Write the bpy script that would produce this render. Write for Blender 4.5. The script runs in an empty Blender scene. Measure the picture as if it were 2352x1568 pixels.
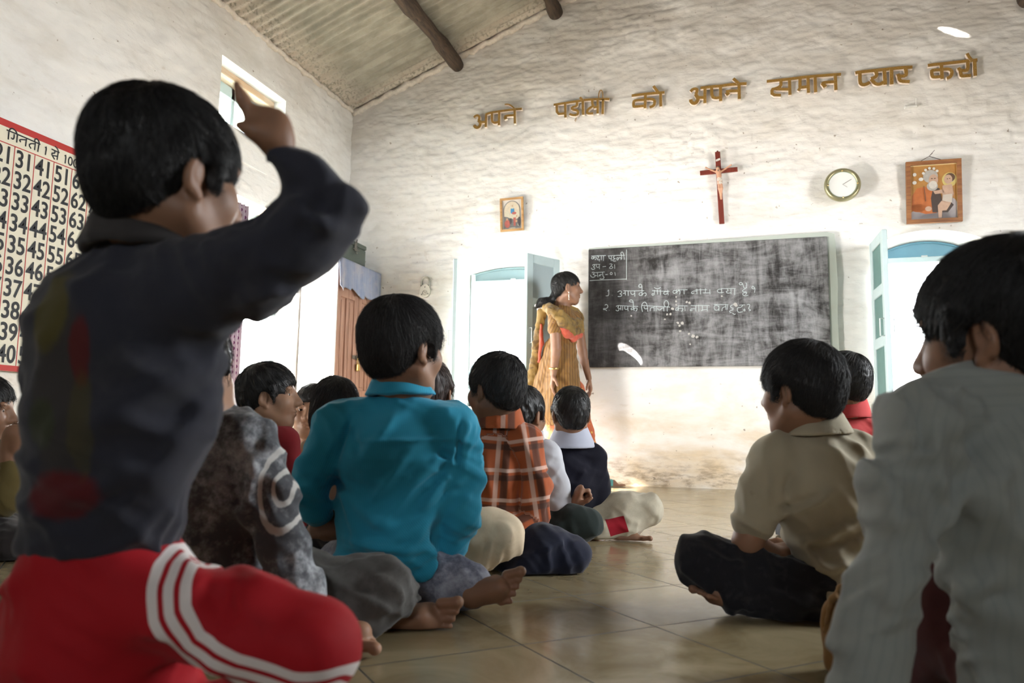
import bpy, math, random
import numpy as np
# ------------------------------------------------------------------ camera, world, sun, lights, exposure
scene = bpy.context.scene
COL = scene.collection
FPX, PITCH, YAW, ROLL = 1730.77, .115169, .296543, .015742
CAMH = .40
cyw, syw = math.cos(YAW), math.sin(YAW)
Fv = np.array([-syw*math.cos(PITCH), cyw*math.cos(PITCH), math.sin(PITCH)])
_r0 = np.array([cyw, syw, 0.]); _u0 = np.cross(_r0, Fv)
Rv = _r0*math.cos(ROLL)+_u0*math.sin(ROLL)
Uv = _u0*math.cos(ROLL)-_r0*math.sin(ROLL)
Cv = np.array([0., 0., CAMH])
Fh = np.array([-syw, cyw, 0.]); Rh = np.array([cyw, syw, 0.]); Zh = np.array([0., 0., 1.])
def ray(x, y): return (Fv*FPX+Rv*(x-1176)-Uv*(y-784))/FPX
def pt(x, y, d): return Cv+ray(x, y)*d                      # measured in the photo, at a known distance
def onY(x, y, Y): r = ray(x, y); return Cv+r*(Y/r[1])       # measured on a plane parallel to the board wall
def onX(x, y, X): r = ray(x, y); return Cv+r*(X/r[0])       # measured on a plane parallel to the side wall
def onZ(x, y, Z=0.): r = ray(x, y); return Cv+r*((Z-CAMH)/r[2])

from mathutils import Matrix, Vector
cam_d = bpy.data.cameras.new('camera'); cam = bpy.data.objects.new('camera', cam_d); COL.objects.link(cam)
cam_d.sensor_width = 36.; cam_d.lens = FPX/2352*36; cam_d.clip_start = .05
cam.matrix_world = Matrix(((Rv[0], Uv[0], -Fv[0], 0), (Rv[1], Uv[1], -Fv[1], 0), (Rv[2], Uv[2], -Fv[2], CAMH), (0, 0, 0, 1)))
cam_d.dof.use_dof = True; cam_d.dof.focus_distance = 3.0; cam_d.dof.aperture_fstop = 4.5
scene.camera = cam
vs = scene.view_settings
vs.view_transform = 'Standard'; vs.look = 'None'; vs.gamma = 1; vs.use_curve_mapping = False
vs.exposure = 2.25

W = bpy.data.worlds.new('hazy_sky'); scene.world = W; W.use_nodes = True
bg = W.node_tree.nodes['Background']; bg.inputs[0].default_value = (.93, .97, 1., 1); bg.inputs[1].default_value = 9.0

XL, XR, YB, YR, ZE, XRG, PIT = -3.19, 2.65, 5.6, -2.6, 3.12, -.27, .39   # side walls, board wall, rear wall, eave, ridge
def roof_z(x): return ZE+PIT*((x-XL) if x < XRG else (2*XRG-x-XL))

def light(name, kind, loc, target, energy, col=(1, 1, 1), **kw):
    l = bpy.data.lights.new(name, kind); l.energy = energy; l.color = col
    for k, v in kw.items(): setattr(l, k, v)
    o = bpy.data.objects.new(name, l); COL.objects.link(o); o.location = loc
    o.rotation_euler = (Vector(target)-Vector(loc)).to_track_quat('-Z', 'Y').to_euler()
    return o
SUN = Vector((.90, .30, -.60))
light('sun', 'SUN', (-8, 0, 6), Vector((-8, 0, 6))+SUN, 9.0, (1., .93, .82), angle=.012)
# daylight guides in the openings (portals give off nothing themselves, they tell the sampler where the sky comes in)
def portal(name, loc, target, sx, sy):
    o = light(name, 'AREA', loc, target, 1.0, shape='RECTANGLE', size=sx, size_y=sy)
    o.data.cycles.is_portal = True
portal('door_daylight', (XL-.3, 4.52, .95), (0, 4.52, .95), .9, 2.)
portal('window_daylight', (-1.86, YB+.25, 1.12), (-1.86, 0, 1.12), .75, 1.25)
portal('window_daylight', (1.24, YB+.25, 1.12), (1.24, 0, 1.12), .75, 1.25)
portal('high_window_daylight', (XL-.3, 4.25, 2.6), (0, 4.25, 2.6), .8, .4)
portal('assumed_rear_window_daylight', (.5, YR-.15, 1.65), (.5, 0, 1.65), .6, .5)  # this rear window is assumed, added to light the backs
portal('assumed_side_window_daylight', (XR+.15, 3.05, 1.5), (0, 3.05, 1.5), 1.2, 1.2)  # this side window is assumed, added for light from the right
# added lamp for an assumed sun glint off the floor, lighting the board wall
light('assumed_floor_glint', 'SPOT', (-3.0, 2.1, .06), onY(1790, 540, YB), 270., (1., .96, .9), shadow_soft_size=.38, spot_size=math.radians(56), spot_blend=.9)
# added spot lamps under the closed roof, making sun slivers on the board wall
def beam(px, py, frm, e, deg):
    light('added_sliver_spot', 'SPOT', frm, onY(px, py, YB), e, (1., .97, .92), shadow_soft_size=.004, spot_size=math.radians(deg), spot_blend=.15)
beam(1478, 840, (-2.9, 4.3, 2.9), 2200., 1.7)
beam(2189, 73, (-.3, 5.1, 4.0), 500., 1.4)

# ------------------------------------------------------------------ node helpers
def newmat(name):
    m = bpy.data.materials.new(name); m.use_nodes = True
    return m, m.node_tree, m.node_tree.nodes['Principled BSDF']
class NT:
    def __init__(s, t): s.t = t
    def n(s, kind, **kw):
        nd = s.t.nodes.new(kind)
        for k, v in kw.items():
            if k.startswith('_'): setattr(nd, k[1:], v)
        return nd
    def link(s, a, b): s.t.links.new(a, b)
    def val(s, sock, v):
        if hasattr(v, 'is_output') or isinstance(v, bpy.types.NodeSocket): s.link(v, sock)
        else: sock.default_value = v
    def math(s, op, a, b=0., c=0., clamp=False):
        nd = s.t.nodes.new('ShaderNodeMath'); nd.operation = op; nd.use_clamp = clamp
        for i, v in enumerate((a, b, c)): s.val(nd.inputs[i], v)
        return nd.outputs[0]
    def mix(s, f, a, b):
        nd = s.t.nodes.new('ShaderNodeMix'); nd.data_type = 'RGBA'
        s.val(nd.inputs[0], f)
        for i, v in ((6, a), (7, b)): s.val(nd.inputs[i], v if not isinstance(v, tuple) else (*v[:3], 1))
        return nd.outputs[2]
    def ramp(s, f, lo, hi, a=0., b=1.):
        nd = s.t.nodes.new('ShaderNodeMapRange'); nd.interpolation_type = 'SMOOTHSTEP'
        s.val(nd.inputs[0], f); nd.inputs[1].default_value = lo; nd.inputs[2].default_value = hi
        nd.inputs[3].default_value = a; nd.inputs[4].default_value = b
        return nd.outputs[0]
    def coord(s, which='Object', scale=(1, 1, 1), rot=(0, 0, 0), src=None):
        if src is None:
            tc = s.t.nodes.new('ShaderNodeTexCoord'); src = tc.outputs[which]
        mp = s.t.nodes.new('ShaderNodeMapping'); s.link(src, mp.inputs[0])
        mp.inputs['Scale'].default_value = scale; mp.inputs['Rotation'].default_value = rot
        return mp.outputs[0]
    def noise(s, vec, scale, detail=4., rough=.55, dist=0.):
        nd = s.t.nodes.new('ShaderNodeTexNoise'); s.link(vec, nd.inputs[0])
        nd.inputs['Scale'].default_value = scale; nd.inputs['Detail'].default_value = detail
        nd.inputs['Roughness'].default_value = rough; nd.inputs['Distortion'].default_value = dist
        return nd.outputs[0]
    def attr(s, name, out=2):
        nd = s.t.nodes.new('ShaderNodeAttribute'); nd.attribute_name = name; return nd.outputs[out]
    def sep(s, v):
        nd = s.t.nodes.new('ShaderNodeSeparateXYZ'); s.link(v, nd.inputs[0]); return nd.outputs
    def bump(s, h, strength, dist, bs, normal=None):
        nd = s.t.nodes.new('ShaderNodeBump'); nd.inputs['Strength'].default_value = strength
        nd.inputs['Distance'].default_value = dist; s.link(h, nd.inputs['Height'])
        if normal: s.link(normal, nd.inputs['Normal'])
        s.link(nd.outputs[0], bs.inputs['Normal']); return nd.outputs[0]
def plain(name, col, rough=.6, metal=0., var=.15, nscale=20., bump=.0, bscale=80., bdist=.002, spec=.5):
    m, t, b = newmat(name); N = NT(t); co = N.coord()
    c2 = tuple(min(1, c*(1+var)) for c in col); c1 = tuple(c*(1-var) for c in col)
    N.link(N.mix(N.noise(co, nscale), c1, c2), b.inputs['Base Color'])
    b.inputs['Roughness'].default_value = rough; b.inputs['Metallic'].default_value = metal
    b.inputs['Specular IOR Level'].default_value = spec
    if bump: N.bump(N.noise(co, bscale), bump, bdist, b)
    return m
def wood(name, dark, light_, axis=2, scale=6., rough=.55, bump=.3):
    m, t, b = newmat(name); N = NT(t); sc = [14., 14., 14.]; sc[axis] = 1.2
    co = N.coord(scale=tuple(sc)); n1 = N.noise(co, scale, 6, .6, .6)
    N.link(N.mix(N.ramp(n1, .3, .7), dark, light_), b.inputs['Base Color'])
    b.inputs['Roughness'].default_value = rough; N.bump(n1, bump, .002, b)
    return m
def cloth(name, col, var=.12, rough=.85, weave=900., bump=.25, stripe=None, mottle=None, sheen=.15):
    m, t, b = newmat(name); N = NT(t); co = N.coord()
    c1 = tuple(c*(1-var) for c in col); c2 = tuple(min(1, c*(1+var)) for c in col)
    base = N.mix(N.noise(co, 9., 5, .6), c1, c2)
    if mottle:   # (scale, colour, lo, hi)
        base = N.mix(N.ramp(N.noise(co, mottle[0], 6, .65, .4), mottle[2], mottle[3]), base, mottle[1])
    uv = N.attr('cloth_uv', 1); us = N.sep(uv)
    if stripe:   # (frequency, colour, amount)
        w = N.math('SINE', N.math('MULTIPLY', us[0], stripe[0]))
        base = N.mix(N.ramp(w, .3, .95, 0., stripe[2]), base, stripe[1])
    b.inputs['Roughness'].default_value = rough
    b.inputs['Sheen Weight'].default_value = sheen
    b.inputs['Specular IOR Level'].default_value = .2
    N.bump(N.math('ADD', N.noise(co, weave, 2), N.math('MULTIPLY', N.noise(co, 40., 3), 2.)), bump, .0015, b)
    N.link(base, b.inputs['Base Color'])
    return m, N, base, b, us, co

# ------------------------------------------------------------------ object helpers
def tag(o, label=None, cat=None, group=None, kind=None):
    if label: o['label'] = label
    if cat: o['category'] = cat
    if group: o['group'] = group
    if kind: o['kind'] = kind
    return o
def mesh_np(name, V, F, mat=None, parent=None, smooth=True, attrs=None):
    """V (n,3) array, F (m,3|4) array or list of index tuples -> linked object"""
    me = bpy.data.meshes.new(name)
    V = np.asarray(V, dtype=np.float32)
    if isinstance(F, np.ndarray):
        k = F.shape[1]; me.vertices.add(len(V)); me.vertices.foreach_set('co', V.ravel())
        me.loops.add(F.size); me.loops.foreach_set('vertex_index', F.astype(np.int32).ravel())
        me.polygons.add(len(F)); me.polygons.foreach_set('loop_start', np.arange(0, F.size, k, dtype=np.int32))
        me.update(calc_edges=True); me.validate()
    else:
        me.from_pydata(V.tolist(), [], [tuple(f) for f in F])
    me.polygons.foreach_set('use_smooth', np.full(len(me.polygons), smooth, dtype=bool))
    for k, (ty, a) in (attrs or {}).items():
        at = me.attributes.new(k, ty, 'POINT')
        at.data.foreach_set('vector' if ty == 'FLOAT_VECTOR' else 'value', np.asarray(a, dtype=np.float32).ravel())
    me.update()
    o = bpy.data.objects.new(name, me); COL.objects.link(o)
    if mat: me.materials.append(mat)
    if parent is not None: o.parent = parent
    return o
def origin_to(o, p):
    """move a top-level object's origin to p, its mesh and its children staying where they are"""
    p = np.array(p, dtype=np.float32)
    for q in [o]+list(o.children_recursive):
        if q.type == 'MESH':
            n = len(q.data.vertices); a = np.empty(n*3, np.float32); q.data.vertices.foreach_get('co', a)
            q.data.vertices.foreach_set('co', (a.reshape(-1, 3)-p).ravel()); q.data.update()
    o.location = p
class MB:
    def __init__(s): s.v = []; s.f = []
    def add(s, V, F):
        o = len(s.v); s.v += [tuple(map(float, v)) for v in V]; s.f += [tuple(i+o for i in f) for f in F]; return s
    def box(s, lo, hi, bev=0.):
        return s.obox((np.array(lo)+np.array(hi))/2, np.eye(3), (np.array(hi)-np.array(lo))/2, bev)
    def obox(s, c, ax, h, bev=0.):
        """bevelled box: centre, rows of ax are the axes, half sizes h"""
        c = np.array(c, float); ax = np.array(ax, float); h = np.array(h, float); bev = min(bev, h.min()*.9)
        if bev <= 0:
            V = [c+ax.T@(h*np.array(q)) for q in ((-1, -1, -1), (1, -1, -1), (1, 1, -1), (-1, 1, -1), (-1, -1, 1), (1, -1, 1), (1, 1, 1), (-1, 1, 1))]
            return s.add(V, [(0, 3, 2, 1), (4, 5, 6, 7), (0, 1, 5, 4), (1, 2, 6, 5), (2, 3, 7, 6), (3, 0, 4, 7)])
        rings = []
        for z, i in ((-h[2], bev), (-h[2]+bev, 0), (h[2]-bev, 0), (h[2], bev)):
            x, y = h[0]-i, h[1]-i; b = bev if i == 0 else bev*.5
            rings.append([(-x+b, -y, z), (x-b, -y, z), (x, -y+b, z), (x, y-b, z), (x-b, y, z), (-x+b, y, z), (-x, y-b, z), (-x, -y+b, z)])
        V = [c+ax.T@np.array(q) for r in rings for q in r]; F = [tuple(range(7, -1, -1)), tuple(range(24, 32))]
        for k in range(3):
            for j in range(8): a = k*8+j; b2 = k*8+(j+1) % 8; F.append((a, b2, b2+8, a+8))
        return s.add(V, F)
    def tube(s, P, r, n=10, cap=True, flat=None):
        P = [np.array(p, float) for p in P]; m = len(P); R = r if hasattr(r, '__len__') else [r]*m
        V = []; up = None
        for i in range(m):
            t = P[min(i+1, m-1)]-P[max(i-1, 0)]; t /= np.linalg.norm(t)+1e-12
            if up is None: up = np.cross(t, (0, 0, 1) if abs(t[2]) < .9 else (1, 0, 0))
            up = up-t*(up@t); up /= np.linalg.norm(up)+1e-12; w = np.cross(t, up)
            for j in range(n):
                a = 2*math.pi*j/n; V.append(P[i]+R[i]*(math.cos(a)*up+math.sin(a)*w))
        F = [(i*n+j, i*n+(j+1) % n, (i+1)*n+(j+1) % n, (i+1)*n+j) for i in range(m-1) for j in range(n)]
        if cap: F += [tuple(range(n-1, -1, -1)), tuple(range((m-1)*n, m*n))]
        return s.add(V, F)
    def loop(s, P, r, n=8):
        P = [np.array(p, float) for p in P]; m = len(P); c = sum(P)/m
        nrm = np.cross(P[0]-c, P[m//4]-c); nrm /= np.linalg.norm(nrm); V = []
        for i in range(m):
            t = P[(i+1) % m]-P[i-1]; t /= np.linalg.norm(t); w = np.cross(t, nrm)
            for j in range(n):
                a = 2*math.pi*j/n; V.append(P[i]+r*(math.cos(a)*nrm+math.sin(a)*w))
        return s.add(V, [(i*n+j, i*n+(j+1) % n, ((i+1) % m)*n+(j+1) % n, ((i+1) % m)*n+j) for i in range(m) for j in range(n)])
    def ball(s, c, r, n=12, m=8):
        c = np.array(c, float); r = np.array(r if hasattr(r, '__len__') else (r,)*3, float); V = [c-(0, 0, r[2])]
        for i in range(1, m):
            p = math.pi*i/m-math.pi/2
            for j in range(n): a = 2*math.pi*j/n; V.append(c+r*np.array((math.cos(p)*math.cos(a), math.cos(p)*math.sin(a), math.sin(p))))
        V.append(c+(0, 0, r[2])); F = [(0, 1+(j+1) % n, 1+j) for j in range(n)]
        for i in range(m-2):
            for j in range(n): a = 1+i*n+j; b = 1+i*n+(j+1) % n; F.append((a, b, b+n, a+n))
        k = 1+(m-2)*n; F += [(k+j, k+(j+1) % n, len(V)-1) for j in range(n)]
        return s.add(V, F)
    def prism(s, poly, e):
        """extrude a planar polygon (list of 3-D points) by vector e"""
        n = len(poly); e = np.array(e, float); V = [np.array(p, float) for p in poly]; V += [p+e for p in V]
        return s.add(V, [tuple(range(n-1, -1, -1)), tuple(range(n, 2*n))]+[(i, (i+1) % n, n+(i+1) % n, n+i) for i in range(n)])
    def strip(s, P, w, U, Vv, N, th):
        """a flat pen stroke of width w through P (2-D) on the plane U,V, thickness th along N (raised letter)"""
        P = [np.array(p, float) for p in P]; m = len(P); L = []; Rr = []
        for i in range(m):
            a = P[i]-P[i-1] if i else P[1]-P[0]; b = P[i+1]-P[i] if i < m-1 else a
            a /= np.linalg.norm(a)+1e-9; b /= np.linalg.norm(b)+1e-9
            t = a+b; t /= np.linalg.norm(t)+1e-9; nn = np.array((-t[1], t[0])); k = min(1.6, 1/max(.3, nn@np.array((-a[1], a[0]))))
            L.append(P[i]+nn*w/2*k); Rr.append(P[i]-nn*w/2*k)
        V3 = [U[0]+U[1]*q[0]+Vv*q[1]+N*z for z in (0, th) for q in L+Rr]; o = 2*m; F = []
        for i in range(m-1):
            F += [(o+i, o+m+i, o+m+i+1, o+i+1), (i, i+1, m+i+1, m+i), (i, o+i, o+i+1, i+1), (m+i, m+i+1, o+m+i+1, o+m+i)]
        F += [(0, m, o+m, o), (m-1, o+m-1, o+2*m-1, 2*m-1)]
        return s.add(V3, F)
    def build(s, name, mat, parent=None, smooth=False):
        return mesh_np(name, s.v, s.f, mat, parent, smooth)
def empty(name, loc):
    o = bpy.data.objects.new(name, None); COL.objects.link(o); o.location = loc; o.empty_display_size = .1; return o
# ------------------------------------------------------------------ implicit-surface modelling (bodies, clothes, hair)
rngs = lambda s: np.random.default_rng(s)
def unit(v): v = np.array(v, float); return v/(np.linalg.norm(v)+1e-12)
class Cap:          # tapered capsule, flattened by s along n
    def __init__(s, a, b, ra, rb, n=None, fl=1., k=.02, op=1):
        s.a, s.b, s.ra, s.rb, s.k, s.op = np.array(a, float), np.array(b, float), ra, rb, k, op
        s.n = None if n is None or fl == 1. else unit(n); s.fl = fl
        R = max(ra, rb)+.03
        s.lo = np.minimum(s.a, s.b)-R; s.hi = np.maximum(s.a, s.b)+R
    def __call__(s, P):
        ba = s.b-s.a; q = P-s.a.astype(P.dtype); h = np.clip((q@ba.astype(P.dtype))/(ba@ba+1e-12), 0, 1)
        q -= h[..., None]*ba.astype(P.dtype); r = s.ra+(s.rb-s.ra)*h
        if s.n is None: return np.sqrt((q*q).sum(-1))-r
        n = s.n.astype(P.dtype); qn = q@n
        q1 = q+(qn*(1/s.fl-1))[..., None]*n; q2 = q+(qn*(1/s.fl**2-1))[..., None]*n
        k0 = np.sqrt((q1*q1).sum(-1))/r; k1 = np.sqrt((q2*q2).sum(-1))/(r*r)+1e-6
        return k0*(k0-1)/k1
class Ell:          # ellipsoid, rows of M are its axes
    def __init__(s, c, r, M=None, k=.015, op=1):
        s.c, s.r, s.k, s.op = np.array(c, float), np.array(r, float), k, op; s.M = np.eye(3) if M is None else np.array(M, float)
        R = max(r)+.03; s.lo = s.c-R; s.hi = s.c+R
    def __call__(s, P):
        q = (P-s.c.astype(P.dtype))@s.M.T.astype(P.dtype); r = s.r.astype(P.dtype)
        k0 = np.sqrt(((q/r)**2).sum(-1)); k1 = np.sqrt(((q/(r*r))**2).sum(-1))+1e-6
        return k0*(k0-1)/k1
class Collar:       # standing band around an axis
    def __init__(s, a, b, ra, rb, t=.004, k=.004, op=1, M=None, sq=1.):
        s.a, s.b, s.ra, s.rb, s.t, s.k, s.op = np.array(a, float), np.array(b, float), ra, rb, t, k, op
        s.n = M; s.sq = sq; R = max(ra, rb)+.03; s.lo = np.minimum(s.a, s.b)-R; s.hi = np.maximum(s.a, s.b)+R
    def __call__(s, P):
        ba = s.b-s.a; L2 = ba@ba; q = P-s.a; h0 = (q@ba)/L2; h = np.clip(h0, 0, 1); q = q-h[..., None]*ba
        if s.n is not None: q = q+((q@s.n)*(1/s.sq-1))[..., None]*s.n
        ax = (h0-h)*math.sqrt(L2); q = q-((h0-h)[..., None]*ba)
        rad = np.sqrt((q*q).sum(-1))-(s.ra+(s.rb-s.ra)*h)
        return np.sqrt(rad*rad+ax*ax)-s.t
def smin(a, b, k): h = np.maximum(k-np.abs(a-b), 0)/k; return np.minimum(a, b)-h*h*k*.25
def smax(a, b, k): return -smin(-a, -b, k)
def field_at(prims, P):
    V = np.full(P.shape[:-1], .05, np.float32)
    for p in prims:
        d = p(P); V = smin(V, d, p.k) if p.op > 0 else smax(V, -d, p.k)
    return V
def folds(seed, amp, waves=((.06, 1.), (.09, 1.3), (.035, .6)), axis=None):
    """drapery: patches of soft ridges running in different directions, never the same twice"""
    g = rngs(seed); L = []
    for wl, a in waves:
        for _ in range(3):
            d = unit(g.normal(size=3)); w = unit(g.normal(size=3)); w2 = unit(g.normal(size=3)); m = unit(g.normal(size=3)); m2 = unit(g.normal(size=3))
            L.append((d*math.pi/wl, w*2*math.pi/(wl*4), w2*2*math.pi/(wl*7), m*2*math.pi/(wl*5), m2*2*math.pi/(wl*6.5), g.uniform(0, 6.28, 6), a*g.uniform(.7, 1.3)))
    def f(P):
        s = 0.
        for k, w, w2, m, m2, p, a in L:
            msk = np.clip(np.sin(P@m.astype(P.dtype)+p[3])*np.sin(P@m2.astype(P.dtype)+p[4])*1.6+.15, 0, 1)
            r = 1-np.abs(np.sin(P@k.astype(P.dtype)+p[0]+.9*np.sin(P@w.astype(P.dtype)+p[1])+1.2*np.sin(P@w2.astype(P.dtype)+p[2])))
            s = s+a*msk*(r*r*(3-2*r)-.42)
        return np.clip(1.1*amp*s, -.008, .012)
    return f
def crease(A, B, width, amp, n):
    """a pulled fold along A-B (both world points) as seen across normal n"""
    A, B, n = np.array(A, float), np.array(B, float), unit(n)
    A0 = A-n*(A@n); B0 = B-n*(B@n); ba = B0-A0
    def f(P):
        Q = P-(P@n)[..., None]*n; q = Q-A0; h = np.clip((q@ba)/(ba@ba), 0, 1); q = q-h[..., None]*ba
        return np.clip(1.9*amp, -.011, .022)*np.exp(-(q*q).sum(-1)/(width*width))*np.sin(np.pi*np.clip(h*.9+.05, 0, 1))
    return f
def polygonize(prims, res, disp=()):
    pos = [p for p in prims if p.op > 0]
    lo = np.min([p.lo for p in pos], 0)-.01; hi = np.max([p.hi for p in pos], 0)+.01
    lo[2] = max(lo[2], -.12)
    n = np.ceil((hi-lo)/res).astype(int)+1
    V = np.full(n, .05, np.float32); ax = [(lo[i]+res*np.arange(n[i])).astype(np.float32) for i in range(3)]
    for p in prims:
        i0 = np.clip(np.floor((p.lo-lo)/res).astype(int), 0, n-1); i1 = np.clip(np.ceil((p.hi-lo)/res).astype(int)+1, 0, n)
        if (i1 <= i0).any(): continue
        sl = tuple(slice(a, b) for a, b in zip(i0, i1))
        P = np.stack(np.meshgrid(*[ax[i][sl[i]] for i in range(3)], indexing='ij'), -1)
        d = p(P).astype(np.float32)
        V[sl] = smin(V[sl], d, p.k) if p.op > 0 else smax(V[sl], -d, p.k)
    if disp:
        m = np.abs(V) < .03; ii = np.nonzero(m)
        P = np.stack([ax[i][ii[i]] for i in range(3)], -1); t = 0.
        for f in disp: t = t+f(P)
        V[ii] -= (t*np.clip(1.5-np.abs(V[ii])/.02, 0, 1)).astype(np.float32)
    S = V < 0
    c = S[:-1, :-1, :-1].astype(np.int8)
    cnt = sum(S[i:n[0]-1+i, j:n[1]-1+j, k:n[2]-1+k].astype(np.int8) for i in (0, 1) for j in (0, 1) for k in (0, 1))
    act = (cnt > 0) & (cnt < 8); ii = np.stack(np.nonzero(act), -1); N = len(ii)
    cor = np.array([(i, j, k) for i in (0, 1) for j in (0, 1) for k in (0, 1)])
    cv = np.stack([V[ii[:, 0]+a, ii[:, 1]+b, ii[:, 2]+d] for a, b, d in cor], -1)
    acc = np.zeros((N, 3)); num = np.zeros(N)
    for a in range(8):
        for b in range(a+1, 8):
            if np.abs(cor[a]-cor[b]).sum() != 1: continue
            x = (cv[:, a] < 0) != (cv[:, b] < 0); t = np.where(x, cv[:, a]/(cv[:, a]-cv[:, b]+1e-20), 0)
            acc += np.where(x[:, None], cor[a]+t[:, None]*(cor[b]-cor[a]), 0); num += x
    verts = lo+res*(ii+acc/num[:, None])
    idm = np.full(np.array(n)-1, -1, np.int32); idm[tuple(ii.T)] = np.arange(N)
    faces = []
    for axs in range(3):
        sl0 = [slice(None)]*3; sl1 = [slice(None)]*3; sl0[axs] = slice(0, -1); sl1[axs] = slice(1, None)
        A, B = S[tuple(sl0)], S[tuple(sl1)]; x = A != B
        o1, o2 = [(1, 2), (2, 0), (0, 1)][axs]
        e = np.stack(np.nonzero(x), -1); ok = (e[:, o1] > 0) & (e[:, o2] > 0) & (e[:, o1] < n[o1]-1) & (e[:, o2] < n[o2]-1); e = e[ok]
        fl = A[tuple(e.T)]
        def gid(d1, d2):
            q = e.copy(); q[:, o1] -= d1; q[:, o2] -= d2; return idm[tuple(q.T)]
        q = np.stack([gid(1, 1), gid(0, 1), gid(0, 0), gid(1, 0)], -1)
        q[~fl] = q[~fl][:, ::-1]; faces.append(q)
    F = np.concatenate(faces); F = F[(F >= 0).all(1)]
    return verts, F
def floorclamp(V, z=.004):
    V[:, 2] = np.where(V[:, 2] < z, z, V[:, 2]); return V

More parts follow.
